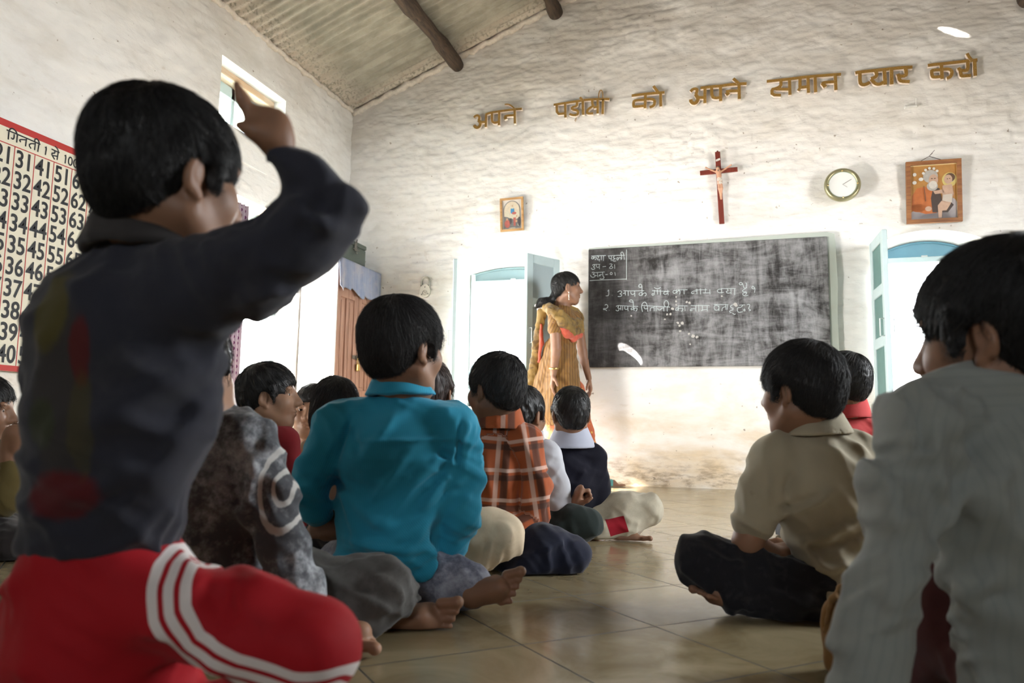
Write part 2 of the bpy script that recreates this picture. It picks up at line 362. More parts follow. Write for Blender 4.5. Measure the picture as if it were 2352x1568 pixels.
# ------------------------------------------------------------------ people
def chain(pts, d0, fl=1., k=.02, shrink=0., n=None, rmin=.003):
    """tapered limb through (x, y, distance offset, radius) as measured in the photo"""
    out = []
    for p, q in zip(pts[:-1], pts[1:]):
        da, db = d0+p[2], d0+q[2]; ra, rb = p[3]*da/FPX, q[3]*db/FPX
        out.append(Cap(pt(p[0], p[1], da), pt(q[0], q[1], db), max(rmin, ra-shrink), max(rmin, rb-shrink), Fh if n is None else n, fl, k))
    return out
class Head:
    def __init__(s, x, y, d, th, sc=1., pitch=0., roll=0.):
        s.c = pt(x, y, d); s.sc = sc; t = math.radians(th)
        f = math.cos(t)*Fh+math.sin(t)*Rh; r = math.cos(t)*Rh-math.sin(t)*Fh; u = Zh
        p = math.radians(pitch); f, u = f*math.cos(p)-u*math.sin(p), u*math.cos(p)+f*math.sin(p)
        p = math.radians(roll); r, u = r*math.cos(p)-u*math.sin(p), u*math.cos(p)+r*math.sin(p)
        s.M = np.array([r, f, u])
    def w(s, p): return s.c+s.sc*(np.array(p, float)@s.M)
    def ell(s, c, r, k=.015, op=1, tilt=None):
        M = s.M
        if tilt is not None:
            a, b = tilt; ca, sa = math.cos(a), math.sin(a); cb, sb = math.cos(b), math.sin(b)
            M = np.array([[ca, sa, 0], [-sa, ca, 0], [0, 0, 1]])@np.array([[1, 0, 0], [0, cb, sb], [0, -sb, cb]])@s.M
        return Ell(s.w(c), np.array(r)*s.sc, M, k*s.sc, op)
    def cap(s, a, b, ra, rb, k=.012, op=1, n=None, fl=1.): return Cap(s.w(a), s.w(b), ra*s.sc, rb*s.sc, None if n is None else np.array(n)@s.M, fl, k*s.sc, op)
    def skin(s, neck=None, nr=.042, smile=0.):
        P = [s.ell((0, -.014, .032), (.070, .088, .076)), s.ell((0, .024, -.03), (.057, .058, .074), .03),
             s.ell((0, .046, -.083), (.027, .026, .02), .03),
             s.cap((.050, .0, -.052), (.016, .05, -.088), .018, .016, .03), s.cap((-.050, .0, -.052), (-.016, .05, -.088), .018, .016, .03),
             s.ell((.036, .05, -.022), (.024, .024, .024), .025), s.ell((-.036, .05, -.022), (.024, .024, .024), .025),
             s.ell((.028, .066, .027), (.024, .011, .008), .015), s.ell((-.028, .066, .027), (.024, .011, .008), .015)]
        for sx in (-1, 1): P.append(s.ell((.031*sx, .092, .008), (.019, .022, .012), .012, -1))
        P += [s.cap((0, .078, .012), (0, .096, -.020), .008, .0125, .016), s.ell((.011, .087, -.025), (.009, .009, .008), .008), s.ell((-.011, .087, -.025), (.009, .009, .008), .008),
              s.ell((0, .079, -.049), (.023, .011, .006), .008), s.ell((0, .077, -.060), (.020, .011, .0075), .008),
              s.ell((0, .094, -.0545), (.024+.004*smile, .012, .0022), .004, -1)]
        for sx in (-1, 1):
            P += [s.ell((.031*sx, .0630, .0145), (.016, .0095, .0045), .004), s.ell((.031*sx, .0620, -.0015), (.016, .009, .004), .004)]   # eyelids
            P += [s.ell((.073*sx, -.008, -.008), (.0085, .0145, .026), .006, 1, (.35*sx, -.2)), s.ell((.081*sx, -.004, -.004), (.0065, .008, .016), .004, -1, (.35*sx, -.2)),
                  s.cap((.072*sx, -.013, .012), (.078*sx, -.017, -.012), .0042, .004, .004), s.ell((.071*sx, .001, -.031), (.006, .007, .009), .006)]
        if neck is not None: P += [Cap(s.w((0, -.028, -.04)), neck, nr*s.sc, nr*1.12*s.sc, None, 1., .03)]
        return P
    def hair(s, style='short', puff=.0):
        h = puff
        P = [s.ell((0, -.014, .034), (.078+h, .097+h, .086+h)), s.ell((0, -.050, -.018), (.055+h*.5, .047+h, .053), .03)]
        if style == 'short':
            P += [s.cap((.070, .016, .03), (.072, .020, -.012), .012, .006, .015), s.cap((-.070, .016, .03), (-.072, .020, -.012), .012, .006, .015)]
            P += [s.ell((0, .105, -.038), (.078, .062, .092), .012, -1)]
            for sx in (-1, 1): P.append(s.ell((.078*sx, .0, -.018), (.024, .020, .032), .008, -1, (.2*sx, -.2)))
            P.append(s.ell((0, -.02, -.116), (.13, .13, .058), .012, -1, (0., .18)))
        elif style == 'bob':
            P += [s.ell((0, -.028, -.030), (.085+h, .075, .085), .03), s.ell((0, .105, -.045), (.062, .07, .094), .012, -1), s.ell((0, -.0, -.155), (.14, .14, .05), .012, -1)]
        elif style == 'tied':
            P = [s.ell((0, -.014, .034), (.0745, .093, .081)), s.ell((0, -.056, -.012), (.058, .045, .055), .03), s.ell((0, .108, -.035), (.072, .062, .086), .010, -1)]
            for sx in (-1, 1): P.append(s.ell((.080*sx, .006, -.022), (.026, .026, .036), .008, -1, (.2*sx, -.2)))
            P += [s.cap((0, -.085, -.045), (0, -.105, -.075), .026, .020, .015), s.cap((-.0, -.108, -.080), (-.01, -.165, -.098), .022, .030, .01), s.cap((-.01, -.165, -.098), (-.012, -.20, -.12), .030, .012, .01)]
        return P
    def strands(s, prims, V, seed, n=1800, length=.045, rad=.0009, lift=.25, seg=4, low=-9.):
        """tapered locks lying on the hair surface, combed down from the crown"""
        g = rngs(seed); L = (V-s.c)@s.M.T/s.sc
        idx = np.nonzero(L[:, 2] > low)[0]; idx = g.choice(idx, n); p = V[idx].astype(np.float64).copy()
        crown = s.w((.012, -.045, .118)); rings = [p.copy()]
        jit = g.normal(size=(n, 3))*.45; ln = length*s.sc*g.uniform(.5, 1.2, n)/seg; lf = lift*g.uniform(-.2, 1., n)**1
        for k in range(seg):
            e = .004; gr = np.stack([field_at(prims, p+np.eye(3)[a]*e)-field_at(prims, p-np.eye(3)[a]*e) for a in range(3)], -1)
            gr /= np.linalg.norm(gr, axis=1)[:, None]+1e-9
            d = p-crown; d /= np.linalg.norm(d, axis=1)[:, None]+1e-9; d = d+jit*.5+s.M[1]*.15
            d -= gr*(d*gr).sum(1)[:, None]; d /= np.linalg.norm(d, axis=1)[:, None]+1e-9
            sd = field_at(prims, p); p = p+d*ln[:, None]+gr*(lf*ln*(k+1)/seg-np.clip(sd, -.01, .004)*.35+.0006)[:, None]; rings.append(p.copy())
        R = np.stack(rings, 1); T = np.gradient(R, axis=1); T /= np.linalg.norm(T, axis=2)[..., None]+1e-9
        a = np.cross(T, g.normal(size=(n, 1, 3))); a /= np.linalg.norm(a, axis=2)[..., None]+1e-9; b = np.cross(T, a)
        rr = rad*s.sc*np.linspace(1., .12, seg+1)[None, :, None]*g.uniform(.6, 1.4, (n, 1, 1))
        VV = np.stack([R+rr*(math.cos(q)*a+math.sin(q)*b) for q in (0, 2.094, 4.189)], 2).reshape(-1, 3)
        base = (np.arange(n)*(seg+1)*3)[:, None, None]+(np.arange(seg)*3)[None, :, None]
        F = np.concatenate([np.stack([base[..., 0]+i, base[..., 0]+(i+1) % 3, base[..., 0]+3+(i+1) % 3, base[..., 0]+3+i], -1).reshape(-1, 4) for i in range(3)])
        return VV, F
def hand(w, d, n, lat, sc=.85, curl=(.5, .7, .5), spread=.12, thumb=.5, uneven=True):
    """palm, five bent fingers and a thumb from wrist w; d along the fingers, n out of the palm, lat to the thumb side"""
    d, n, lat = unit(d), unit(n), unit(lat); w = np.array(w, float); P = []
    P.append(Cap(w, w+d*.075*sc+lat*.004*sc, .024*sc, .034*sc, n, .48, .012))
    P.append(Cap(w+d*.03*sc+lat*.018*sc, w+d*.07*sc+lat*.020*sc, .017*sc, .014*sc, n, .75, .012))
    P.append(Cap(w+d*.03*sc-lat*.016*sc, w+d*.07*sc-lat*.020*sc, .016*sc, .012*sc, n, .75, .012))
    Ls = ((.038, .023, .019), (.042, .027, .020), (.039, .025, .019), (.030, .019, .017)); R = (.0082, .0084, .0080, .0070)
    for i in range(4):
        q = w+d*(.083-.003*abs(i-1)**1.5)*sc+lat*(.026-.0175*i)*sc; ang = 0.; dd = unit(d+lat*spread*(1.5-i)/1.5)
        ex = (.85, 1., 1.08, 1.15)[i] if uneven else 1.
        for j in range(3):
            ang += curl[j]*ex; v = dd*math.cos(ang)+n*math.sin(ang); e = q+v*Ls[i][j]*sc
            P.append(Cap(q, e, R[i]*sc*(1-.06*j), R[i]*sc*(.94-.08*j), None, 1., .004)); q = e
    q = w+d*.022*sc+lat*.020*sc; v = unit(d*.55+lat*(.85-.6*thumb)+n*(.25+.6*thumb))
    for j, (L, r) in enumerate(((.034, .0125), (.027, .0100), (.020, .0088))):
        e = q+v*L*sc; P.append(Cap(q, e, r*sc, r*.88*sc, None, 1., .006)); q = e; v = unit(v+d*.25-lat*.22*thumb)
    return P
def foot(heel, ball, up, big, sc=.85):
    """heel to ball of the foot; up is the top of the foot, big the side of the big toe"""
    heel, ball = np.array(heel, float), np.array(ball, float); d = unit(ball-heel); up = unit(up); big = unit(big); P = []
    P.append(Cap(heel, ball, .027*sc, .033*sc, up, .55, .02)); P.append(Cap(heel+up*.012, heel+d*.07*sc+up*.02*sc, .025*sc, .022*sc, None, 1., .02))
    for i, (r, L) in enumerate(((.0120, .042), (.0072, .042), (.0070, .038), (.0068, .034), (.0066, .028))):
        q = ball+big*(.028-.0155*i-(.003 if i else 0.))*sc+d*(.026-.0035*i)*sc
        P += [Cap(q, q+d*L*.75*sc+up*.002, r*sc, r*.9*sc, None, 1., .004), Ell(q+d*L*.9*sc, (r*1.15*sc,)*3, None, .004)]
    return P
EYES = {}
def eye_mesh():
    if 'm' in EYES: return EYES['m']
    b = MB().ball((0, 0, 0), 1., 20, 16); me = bpy.data.meshes.new('eye'); me.from_pydata(b.v, [], b.f)
    for m in (plain('eye_white', (.75, .72, .68), .15, var=.03), plain('eye_iris', (.035, .016, .008), .1, var=.2), plain('eye_pupil', (.004, .004, .004), .05)): me.materials.append(m)
    for p in me.polygons:
        p.use_smooth = True; c = p.center; r = math.atan2(math.hypot(c[0], c[2]), c[1]); p.material_index = 2 if r < .26 else 1 if r < .56 else 0
    EYES['m'] = me; return me
def person(label, head, neck, shirts, pants, skins, M, res=.005, hairstyle='short', hres=.005, puff=0., seed=1, nstr=1800, hl=.045,
           fold=.004, pfold=.0045, sfx=(), pfx=(), sex=(), extra=(), eyes=True, group='people in the classroom', shirtname='shirt', pantsname='trousers',
           sk=.018, smile=0., nr=.042, hair_low=-9., srad=.0007, brows=False, sexsub=(), pattr=None, sattr=None, lift=.25, group_on=False):
    """one figure: a continuous skin body with hair, clothing and eyes as children.
    shirts / pants: lists of (distance, flatten, [(x, y, offset, radius)...]); skins: bare limbs likewise or ready shapes"""
    S = [c for d, fl, L in shirts for c in chain(L, d, fl, sk)]; Pn = [c for d, fl, L in pants for c in chain(L, d, fl, .03)]
    body = [c for d, fl, L in shirts for c in chain(L, d, fl, .012, .027, rmin=.009)]+[c for d, fl, L in pants for c in chain(L, d, fl, .012, .025, rmin=.009)]
    for q in skins:
        if isinstance(q, tuple): body += chain(q[2], q[0], q[1], q[3] if len(q) > 3 else .012)
        else: body.append(q)
    body += head.skin(neck, nr, smile)
    V, F = polygonize(body, res); floorclamp(V)
    o = mesh_np('person', V, F, M['skin']); tag(o, label, 'person', group if group_on else None)
    if S:
        S = S+[q for q in sex if q.op < 0]; V, F = polygonize(S, res*1.1, [folds(seed, fold)]+list(sfx)); floorclamp(V, .006)
        uv = np.zeros((len(V), 3)); best = np.full(len(V), 9.); 
        for k, (d, fl, L) in enumerate(shirts):
            cs = chain(L, d, fl, sk); dv = np.min([c(V.astype(np.float64)) for c in cs], 0); a, b = cs[0].a, cs[-1].b
            A = unit(b-a); lat = unit(np.cross(A, Fh)); s = dv < best; best[s] = dv[s]
            q = V[s]-a; uv[s] = np.stack([q@lat+.13*k, q@A, np.full(s.sum(), k)], -1)
        at = {'cloth_uv': ('FLOAT_VECTOR', uv)}
        if sattr: at.update(sattr(V))
        mesh_np(shirtname, V, F, M['shirt'], o, attrs=at)
    band = [q for q in sex if q.op > 0]
    if band:
        V, F = polygonize(band, min(.004, res*.85), [folds(seed+33, .0015)]); mesh_np('collar', V, F, M.get('collar', M['shirt']), o, attrs={'cloth_uv': ('FLOAT_VECTOR', np.stack([(V-band[0].a)@Rh, (V-band[0].a)@Zh*0+.03, V[:, 0]*0], -1))})
    if Pn:
        V, F = polygonize(Pn, res*1.15, [folds(seed+50, pfold)]+list(pfx)); floorclamp(V, .005)
        mesh_np(pantsname, V, F, M['pants'], o, attrs=pattr(V) if pattr else None)
    if hairstyle:
        H = head.hair(hairstyle, puff); V, F = polygonize(H, hres, [folds(seed+9, .0022, ((.018, 1.), (.03, 1.)))])
        if nstr:
            V2, F2 = head.strands(H, V, seed, nstr, hl, srad, lift, low=hair_low); F = np.concatenate([F, F2+len(V)]); V = np.concatenate([V, V2])
        mesh_np('hair', V, F, M['hair'], o)
    if eyes:
        for sx in (-1, 1):
            e = bpy.data.objects.new('eye', eye_mesh()); COL.objects.link(e); e.parent = o
            R = np.array([head.M[0], head.M[1], head.M[2]]).T*(.0128*head.sc); p = head.w((.031*sx, .0585, .0062))
            e.matrix_local = Matrix(((*R[0], p[0]), (*R[1], p[1]), (*R[2], p[2]), (0, 0, 0, 1)))
    if brows:
        b = MB()
        for sx in (-1, 1): b.tube([head.w((sx*x, y, z)) for x, y, z in ((.014, .0775, .027), (.026, .0755, .0315), (.038, .0665, .0315), (.048, .056, .027))], [.002*head.sc, .0034*head.sc, .003*head.sc, .0012*head.sc], 6)
        b.build('eyebrows', M['hair'], o, True)
    for nm, prims, mat, r, fa in extra:
        V, F = polygonize(prims, r, [folds(seed+77, fa)] if fa else ()); floorclamp(V, .005)
        lb = None
        if isinstance(nm, tuple): nm, lb = nm
        e = mesh_np(nm, V, F, mat, o)
        if lb: e['label'] = lb
    base = head.c.copy(); base[2] = 0.
    for c in list(o.children):
        if c.name.startswith('eye') and not c.name.startswith('eyebrow'): c.location = Vector(c.location)-Vector(base)
    n = len(o.data.vertices)
    origin_p(o, base)
    return o
def origin_p(o, base):
    p = np.array(base, np.float32)
    for q in [o]+[c for c in o.children_recursive if not (c.name.split('.')[0] == 'eye')]:
        n = len(q.data.vertices); a = np.empty(n*3, np.float32); q.data.vertices.foreach_get('co', a)
        q.data.vertices.foreach_set('co', (a.reshape(-1, 3)-p).ravel()); q.data.update()
    o.location = p
# ------------------------------------------------------------------ the room
def vnoise(x, y, seed):
    """smooth 2-D value noise"""
    xi = np.floor(x).astype(np.int64); yi = np.floor(y).astype(np.int64); fx = x-xi; fy = y-yi
    fx = fx*fx*(3-2*fx); fy = fy*fy*(3-2*fy)
    def h(a, b):
        v = (a*374761393+b*668265263+seed*1442695041) & 0xffffffff; v = ((v ^ (v >> 13))*1274126177) & 0xffffffff
        return ((v ^ (v >> 16)) & 0xffff)/65535.
    return (h(xi, yi)*(1-fx)+h(xi+1, yi)*fx)*(1-fy)+(h(xi, yi+1)*(1-fx)+h(xi+1, yi+1)*fx)*fy
def brick_relief(u, v, seed):
    """whitewashed, uneven brick courses; smooth plaster towards the floor"""
    u = u+.03*(vnoise(u*3, v*3, seed+5)-.5); v = v+.045*(vnoise(u*2.2, v*2.2, seed+6)-.5)+.02*(vnoise(u*7, v*7, seed+8)-.5)
    ch, bl = .076, .235
    row = np.floor(v/ch); uu = u/bl+.5*(row % 2); cell = np.floor(uu)
    fv = v/ch-row; fu = uu-cell
    def hh(a, b, s): 
        w = (a.astype(np.int64)*7919+b.astype(np.int64)*104729+s*15485863) & 0xffffffff; w = (w*2654435761) & 0xffffffff; return ((w >> 8) & 0xffff)/65535.
    off = hh(row, cell, seed)-.5; tilt = hh(row, cell, seed+3)-.5
    e = np.minimum(np.minimum(fv, 1-fv)*ch, np.minimum(fu, 1-fu)*bl); j = np.clip(e/.016, 0, 1); j = j*j*(3-2*j)
    patch = np.clip(vnoise(u*1.3, v*1.3, seed+11)*2.4-.55, .15, 1)     # thick limewash fills many joints
    h = (j*.0042+off*.008+tilt*.009*(fv-.5))*patch+.008*(vnoise(u*11, v*24, seed+1)-.5)+.007*(vnoise(u*24, v*50, seed+4)-.5)+.009*(vnoise(u*4, v*9, seed+2)-.5)
    sm = np.clip((v-.85)/.35, 0, 1); sm = sm*sm*(3-2*sm)
    return h*(.22+.78*sm)
def wall(name, u0, u1, top, openings, place, seed, mat, cell=.013, vmax=2.95):
    """relief wall on a grid with openings; place(u, v, h) -> world points; top(u) is its upper edge"""
    cu = sorted({u0, u1, *[o[0] for o in openings], *[o[1] for o in openings]}); cv = sorted({-.12, vmax, *[o[2] for o in openings], *[o[3] for o in openings]})
    def lin(c): return np.concatenate([np.linspace(a, b, max(2, int(math.ceil((b-a)/cell))+1))[:-1] for a, b in zip(c[:-1], c[1:])]+[[c[-1]]])
    us, vs_ = lin(cu), lin(cv); nb = len(vs_); t = np.array([top(u) for u in us]); ex = int((t.max()-vmax)/cell)+2
    VV = np.concatenate([np.repeat(vs_[None], len(us), 0), vmax+(t[:, None]-vmax)*np.linspace(0, 1, ex+1)[None, 1:]], 1)
    UU = np.repeat(us[:, None], VV.shape[1], 1); h = brick_relief(UU, VV, seed); fade = np.ones_like(h)
    for a, b, c, d in openings:
        q = np.maximum(np.maximum(a-UU, UU-b), np.maximum(c-VV, VV-d)); fade *= np.clip(q/.03, 0, 1)
    P = place(UU, VV, h*fade); n1, n2 = UU.shape; idx = np.arange(n1*n2).reshape(n1, n2)
    F = np.stack([idx[:-1, :-1], idx[1:, :-1], idx[1:, 1:], idx[:-1, 1:]], -1).reshape(-1, 4)
    uc = (UU[:-1, :-1]+UU[1:, 1:])/2; vc = (VV[:-1, :-1]+VV[1:, 1:])/2; keep = np.ones(uc.shape, bool)
    for a, b, c, d in openings: keep &= ~((uc > a) & (uc < b) & (vc > c) & (vc < d))
    return tag(mesh_np(name, P.reshape(-1, 3), F[keep.ravel()], mat), kind='structure')

def whitewash():
    m, t, b = newmat('whitewash'); N = NT(t); co = N.coord(); z = N.sep(co)[2]
    n1 = N.noise(N.coord(scale=(1, 1, 2.4)), 2.2, 8, .62, .3); n2 = N.noise(N.coord(scale=(1, 1, 3.)), 9., 6, .65); n3 = N.noise(co, 60., 4, .6)
    c = N.mix(N.ramp(n1, .42, .74, 0., .55), (.90, .89, .87), (.70, .66, .60))
    c = N.mix(N.ramp(n2, .60, .80, 0., .42), c, (.56, .48, .40))
    # light falloff painted into the wall colour, darker high up under the roof
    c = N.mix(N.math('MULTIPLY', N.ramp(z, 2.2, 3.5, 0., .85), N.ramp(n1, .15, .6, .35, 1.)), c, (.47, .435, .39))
    # yellowed scuffed plaster near the floor
    low = N.ramp(z, .95, .1, 0., 1.); c = N.mix(N.math('MULTIPLY', low, N.ramp(n1, .3, .75, .1, .75)), c, (.70, .52, .28))
    c = N.mix(N.math('MULTIPLY', N.ramp(z, .32, .0, 0., 1.), N.ramp(n2, .42, .66)), c, (.36, .27, .18))
    c = N.mix(N.math('MULTIPLY', N.ramp(N.noise(co, 26., 3), .70, .76), .8), c, (.26, .20, .15))
    N.link(c, b.inputs['Base Color']); b.inputs['Roughness'].default_value = .85; b.inputs['Specular IOR Level'].default_value = .15
    N.bump(N.math('ADD', N.math('MULTIPLY', n2, .8), N.math('MULTIPLY', n3, .3)), .55, .012, b)
    return m
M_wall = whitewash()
M_rear = plain('rear_plaster', (.18, .16, .14), .9, var=.3, nscale=4)
# windows measured on the board wall: opening on the room face (x0, x1, sill, springing, crown)
W1 = (-2.185, -1.335, .555, 1.665, 1.745); W2 = (.875, 1.60, .555, 1.685, 1.785)
DOOR = (4.12, 4.88, 0., 1.92); HIGH = (3.895, 4.615, 2.36, 2.785)
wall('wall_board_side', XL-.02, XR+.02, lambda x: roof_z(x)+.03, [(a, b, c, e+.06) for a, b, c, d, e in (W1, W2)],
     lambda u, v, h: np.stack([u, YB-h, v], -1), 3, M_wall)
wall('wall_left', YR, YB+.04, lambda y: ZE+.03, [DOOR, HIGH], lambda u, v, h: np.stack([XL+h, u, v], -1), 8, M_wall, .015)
SW = (2.45, 3.65, .9, 2.1); b = MB()      # the right-hand wall with an assumed open window added for daylight, out of frame
b.box((XR, YR, -.12), (XR+.2, SW[0], 3.2)); b.box((XR, SW[1], -.12), (XR+.2, YB+.2, 3.2)); b.box((XR, SW[0], -.12), (XR+.2, SW[1], SW[2])); b.box((XR, SW[0], SW[3]), (XR+.2, SW[1], 3.2))
tag(b.build('wall_right', M_rear), kind='structure')
RW = (.2, .8, 1.40, 1.90); b = MB()      # the rear wall with an assumed window behind the class, added for daylight
b.box((XL-.2, YR-.2, -.12), (RW[0], YR, 4.4)); b.box((RW[1], YR-.2, -.12), (XR+.2, YR, 4.4)); b.box((RW[0], YR-.2, -.12), (RW[1], YR, RW[2])); b.box((RW[0], YR-.2, RW[3]), (RW[1], YR, 4.4))
tag(b.build('wall_rear', M_rear), kind='structure')

# floor: polished stone tiles laid diagonally
def floor_mat():
    m, t, b = newmat('polished_stone'); N = NT(t); co = N.coord('Object', rot=(0, 0, math.radians(45)))
    s = N.sep(co); T = .3135
    def cellof(v, off): q = N.math('DIVIDE', N.math('ADD', v, off), T); return N.math('FLOOR', q), N.math('ABSOLUTE', N.math('SUBTRACT', N.math('FRACT', q), .5))
    cx, fx = cellof(s[0], -(-1.278)+T*20); cy, fy = cellof(s[1], -.7104+T*20)
    joint = N.ramp(N.math('MAXIMUM', fx, fy), .4915, .496)
    hsh = N.math('FRACT', N.math('MULTIPLY', N.math('SINE', N.math('ADD', N.math('MULTIPLY', cx, 12.99), N.math('MULTIPLY', cy, 78.2))), 43758.5))
    o = N.coord(); n1 = N.noise(o, 5., 8, .65, .8); n2 = N.noise(o, 30., 5, .6)
    c = N.mix(N.ramp(n1, .3, .72), (.23, .17, .085), (.37, .30, .18)); c = N.mix(N.math('MULTIPLY', hsh, .35), c, (.24, .21, .14))
    c = N.mix(N.ramp(n2, .55, .8, 0., .4), c, (.30, .27, .19)); c = N.mix(joint, c, (.03, .024, .015))
    N.link(c, b.inputs['Base Color'])
    N.link(N.math('ADD', N.ramp(n1, .3, .8, .15, .27), N.math('MULTIPLY', joint, .5)), b.inputs['Roughness'])
    b.inputs['Specular IOR Level'].default_value = .7; b.inputs['Coat Weight'].default_value = .06; b.inputs['Coat Roughness'].default_value = .06
    N.bump(N.math('SUBTRACT', N.math('MULTIPLY', n1, .35), joint), .12, .004, b)
    return m
tag(MB().box((XL-.05, YR, -.1), (XR+.05, YB+.05, 0)).build('floor', floor_mat()), kind='structure')
tag(MB().box((-14, -8, -.5), (12, 14, -.12)).build('ground', plain('pale_earth', (.55, .47, .38), .9, nscale=1.5)), kind='structure')

# corrugated tin roof, rough pole purlins
def tin():
    m, t, b = newmat('corrugated_tin'); N = NT(t); co = N.coord(); n = N.noise(N.coord(scale=(1, 3, 1)), 3.5, 7, .65); n2 = N.noise(co, 45., 4)
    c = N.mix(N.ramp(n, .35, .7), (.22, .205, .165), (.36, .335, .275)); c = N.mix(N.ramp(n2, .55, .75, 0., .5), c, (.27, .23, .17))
    sp = N.sep(co); e = N.math('MAXIMUM', N.ramp(sp[0], XL+.32, XL, 0., 1.), N.ramp(sp[1], YB-.28, YB, 0., 1.))
    c = N.mix(N.math('MULTIPLY', e, N.ramp(n2, .36, .52)), c, (.50, .44, .37)); c = N.mix(N.math('MULTIPLY', N.ramp(sp[1], YB-.22, YB, 0., 1.), N.ramp(n, .5, .66)), c, (.30, .20, .15))
    N.link(c, b.inputs['Base Color']); b.inputs['Roughness'].default_value = .62; b.inputs['Metallic'].default_value = .1; N.bump(n2, .4, .004, b); return m
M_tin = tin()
def roof(name, xa, xb):
    ys = np.arange(YR-.3, YB+.35, .0766/8); xs = np.linspace(xa, xb, 24); X, Y = np.meshgrid(xs, ys, indexing='ij')
    Z = np.vectorize(roof_z)(X)+.015*np.cos(Y*2*math.pi/.0766)+.010*(vnoise(X*2, Y*5, 4)-.5); i = np.arange(X.size).reshape(X.shape)
    F = np.stack([i[:-1, :-1], i[1:, :-1], i[1:, 1:], i[:-1, 1:]], -1).reshape(-1, 4)
    o = mesh_np(name, np.stack([X, Y, Z], -1).reshape(-1, 3), F, M_tin); return tag(o, kind='structure')
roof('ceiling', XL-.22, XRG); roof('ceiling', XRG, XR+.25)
M_pole = wood('weathered_pole', (.018, .012, .008), (.085, .055, .035), 1, 5., .8, .8)
for x, lb in ((-2.235, 'rough dark roof pole nearest the left wall, its end set in the board wall'), (-1.388, 'dark roof pole whose broken plaster end shows at the top edge left of centre'),
              (-.5, None), (.3, None), (1.1, None), (1.90, 'dark roof pole end just showing in the top right corner')):
    P = []; R = []
    for k in range(60):
        y = YR+.1+(YB+.06-YR-.1)*k/59; P.append((x+.012*math.sin(y*3+x), y, roof_z(x)-.075+.008*math.sin(y*5+2*x))); R.append(.056+.007*math.sin(y*9+x*4)+.004*math.sin(y*23))
    o = MB().tube(P, R, 18).build('roof_pole', M_pole, smooth=True)
    tag(o, lb or 'dark roof pole under the tin sheets out of sight overhead', 'pole', 'roof poles under the tin')

# small mortar ledge where the tin meets the walls
M_mort = plain('mortar', (.62, .56, .49), .95, var=.3, nscale=30, bump=.8, bscale=40, bdist=.01)
b = MB(); g = rngs(5)
pts = [(x, YB-.012, roof_z(x)-.028+.008*math.sin(x*37)+.006*math.sin(x*91)) for x in np.linspace(XL, XR, 160)]
b.tube(pts, [.022+.010*g.random() for _ in pts], 7); tag(b.build('trim_1', M_mort, smooth=True), kind='structure')
b = MB(); pts = [(XL+.006, y, ZE-.012+.008*math.sin(y*31)+.006*math.sin(y*83)) for y in np.linspace(YR, YB, 220)]
b.tube(pts, [.016+.010*g.random() for _ in pts], 7); tag(b.build('trim_2', M_mort, smooth=True), kind='structure')
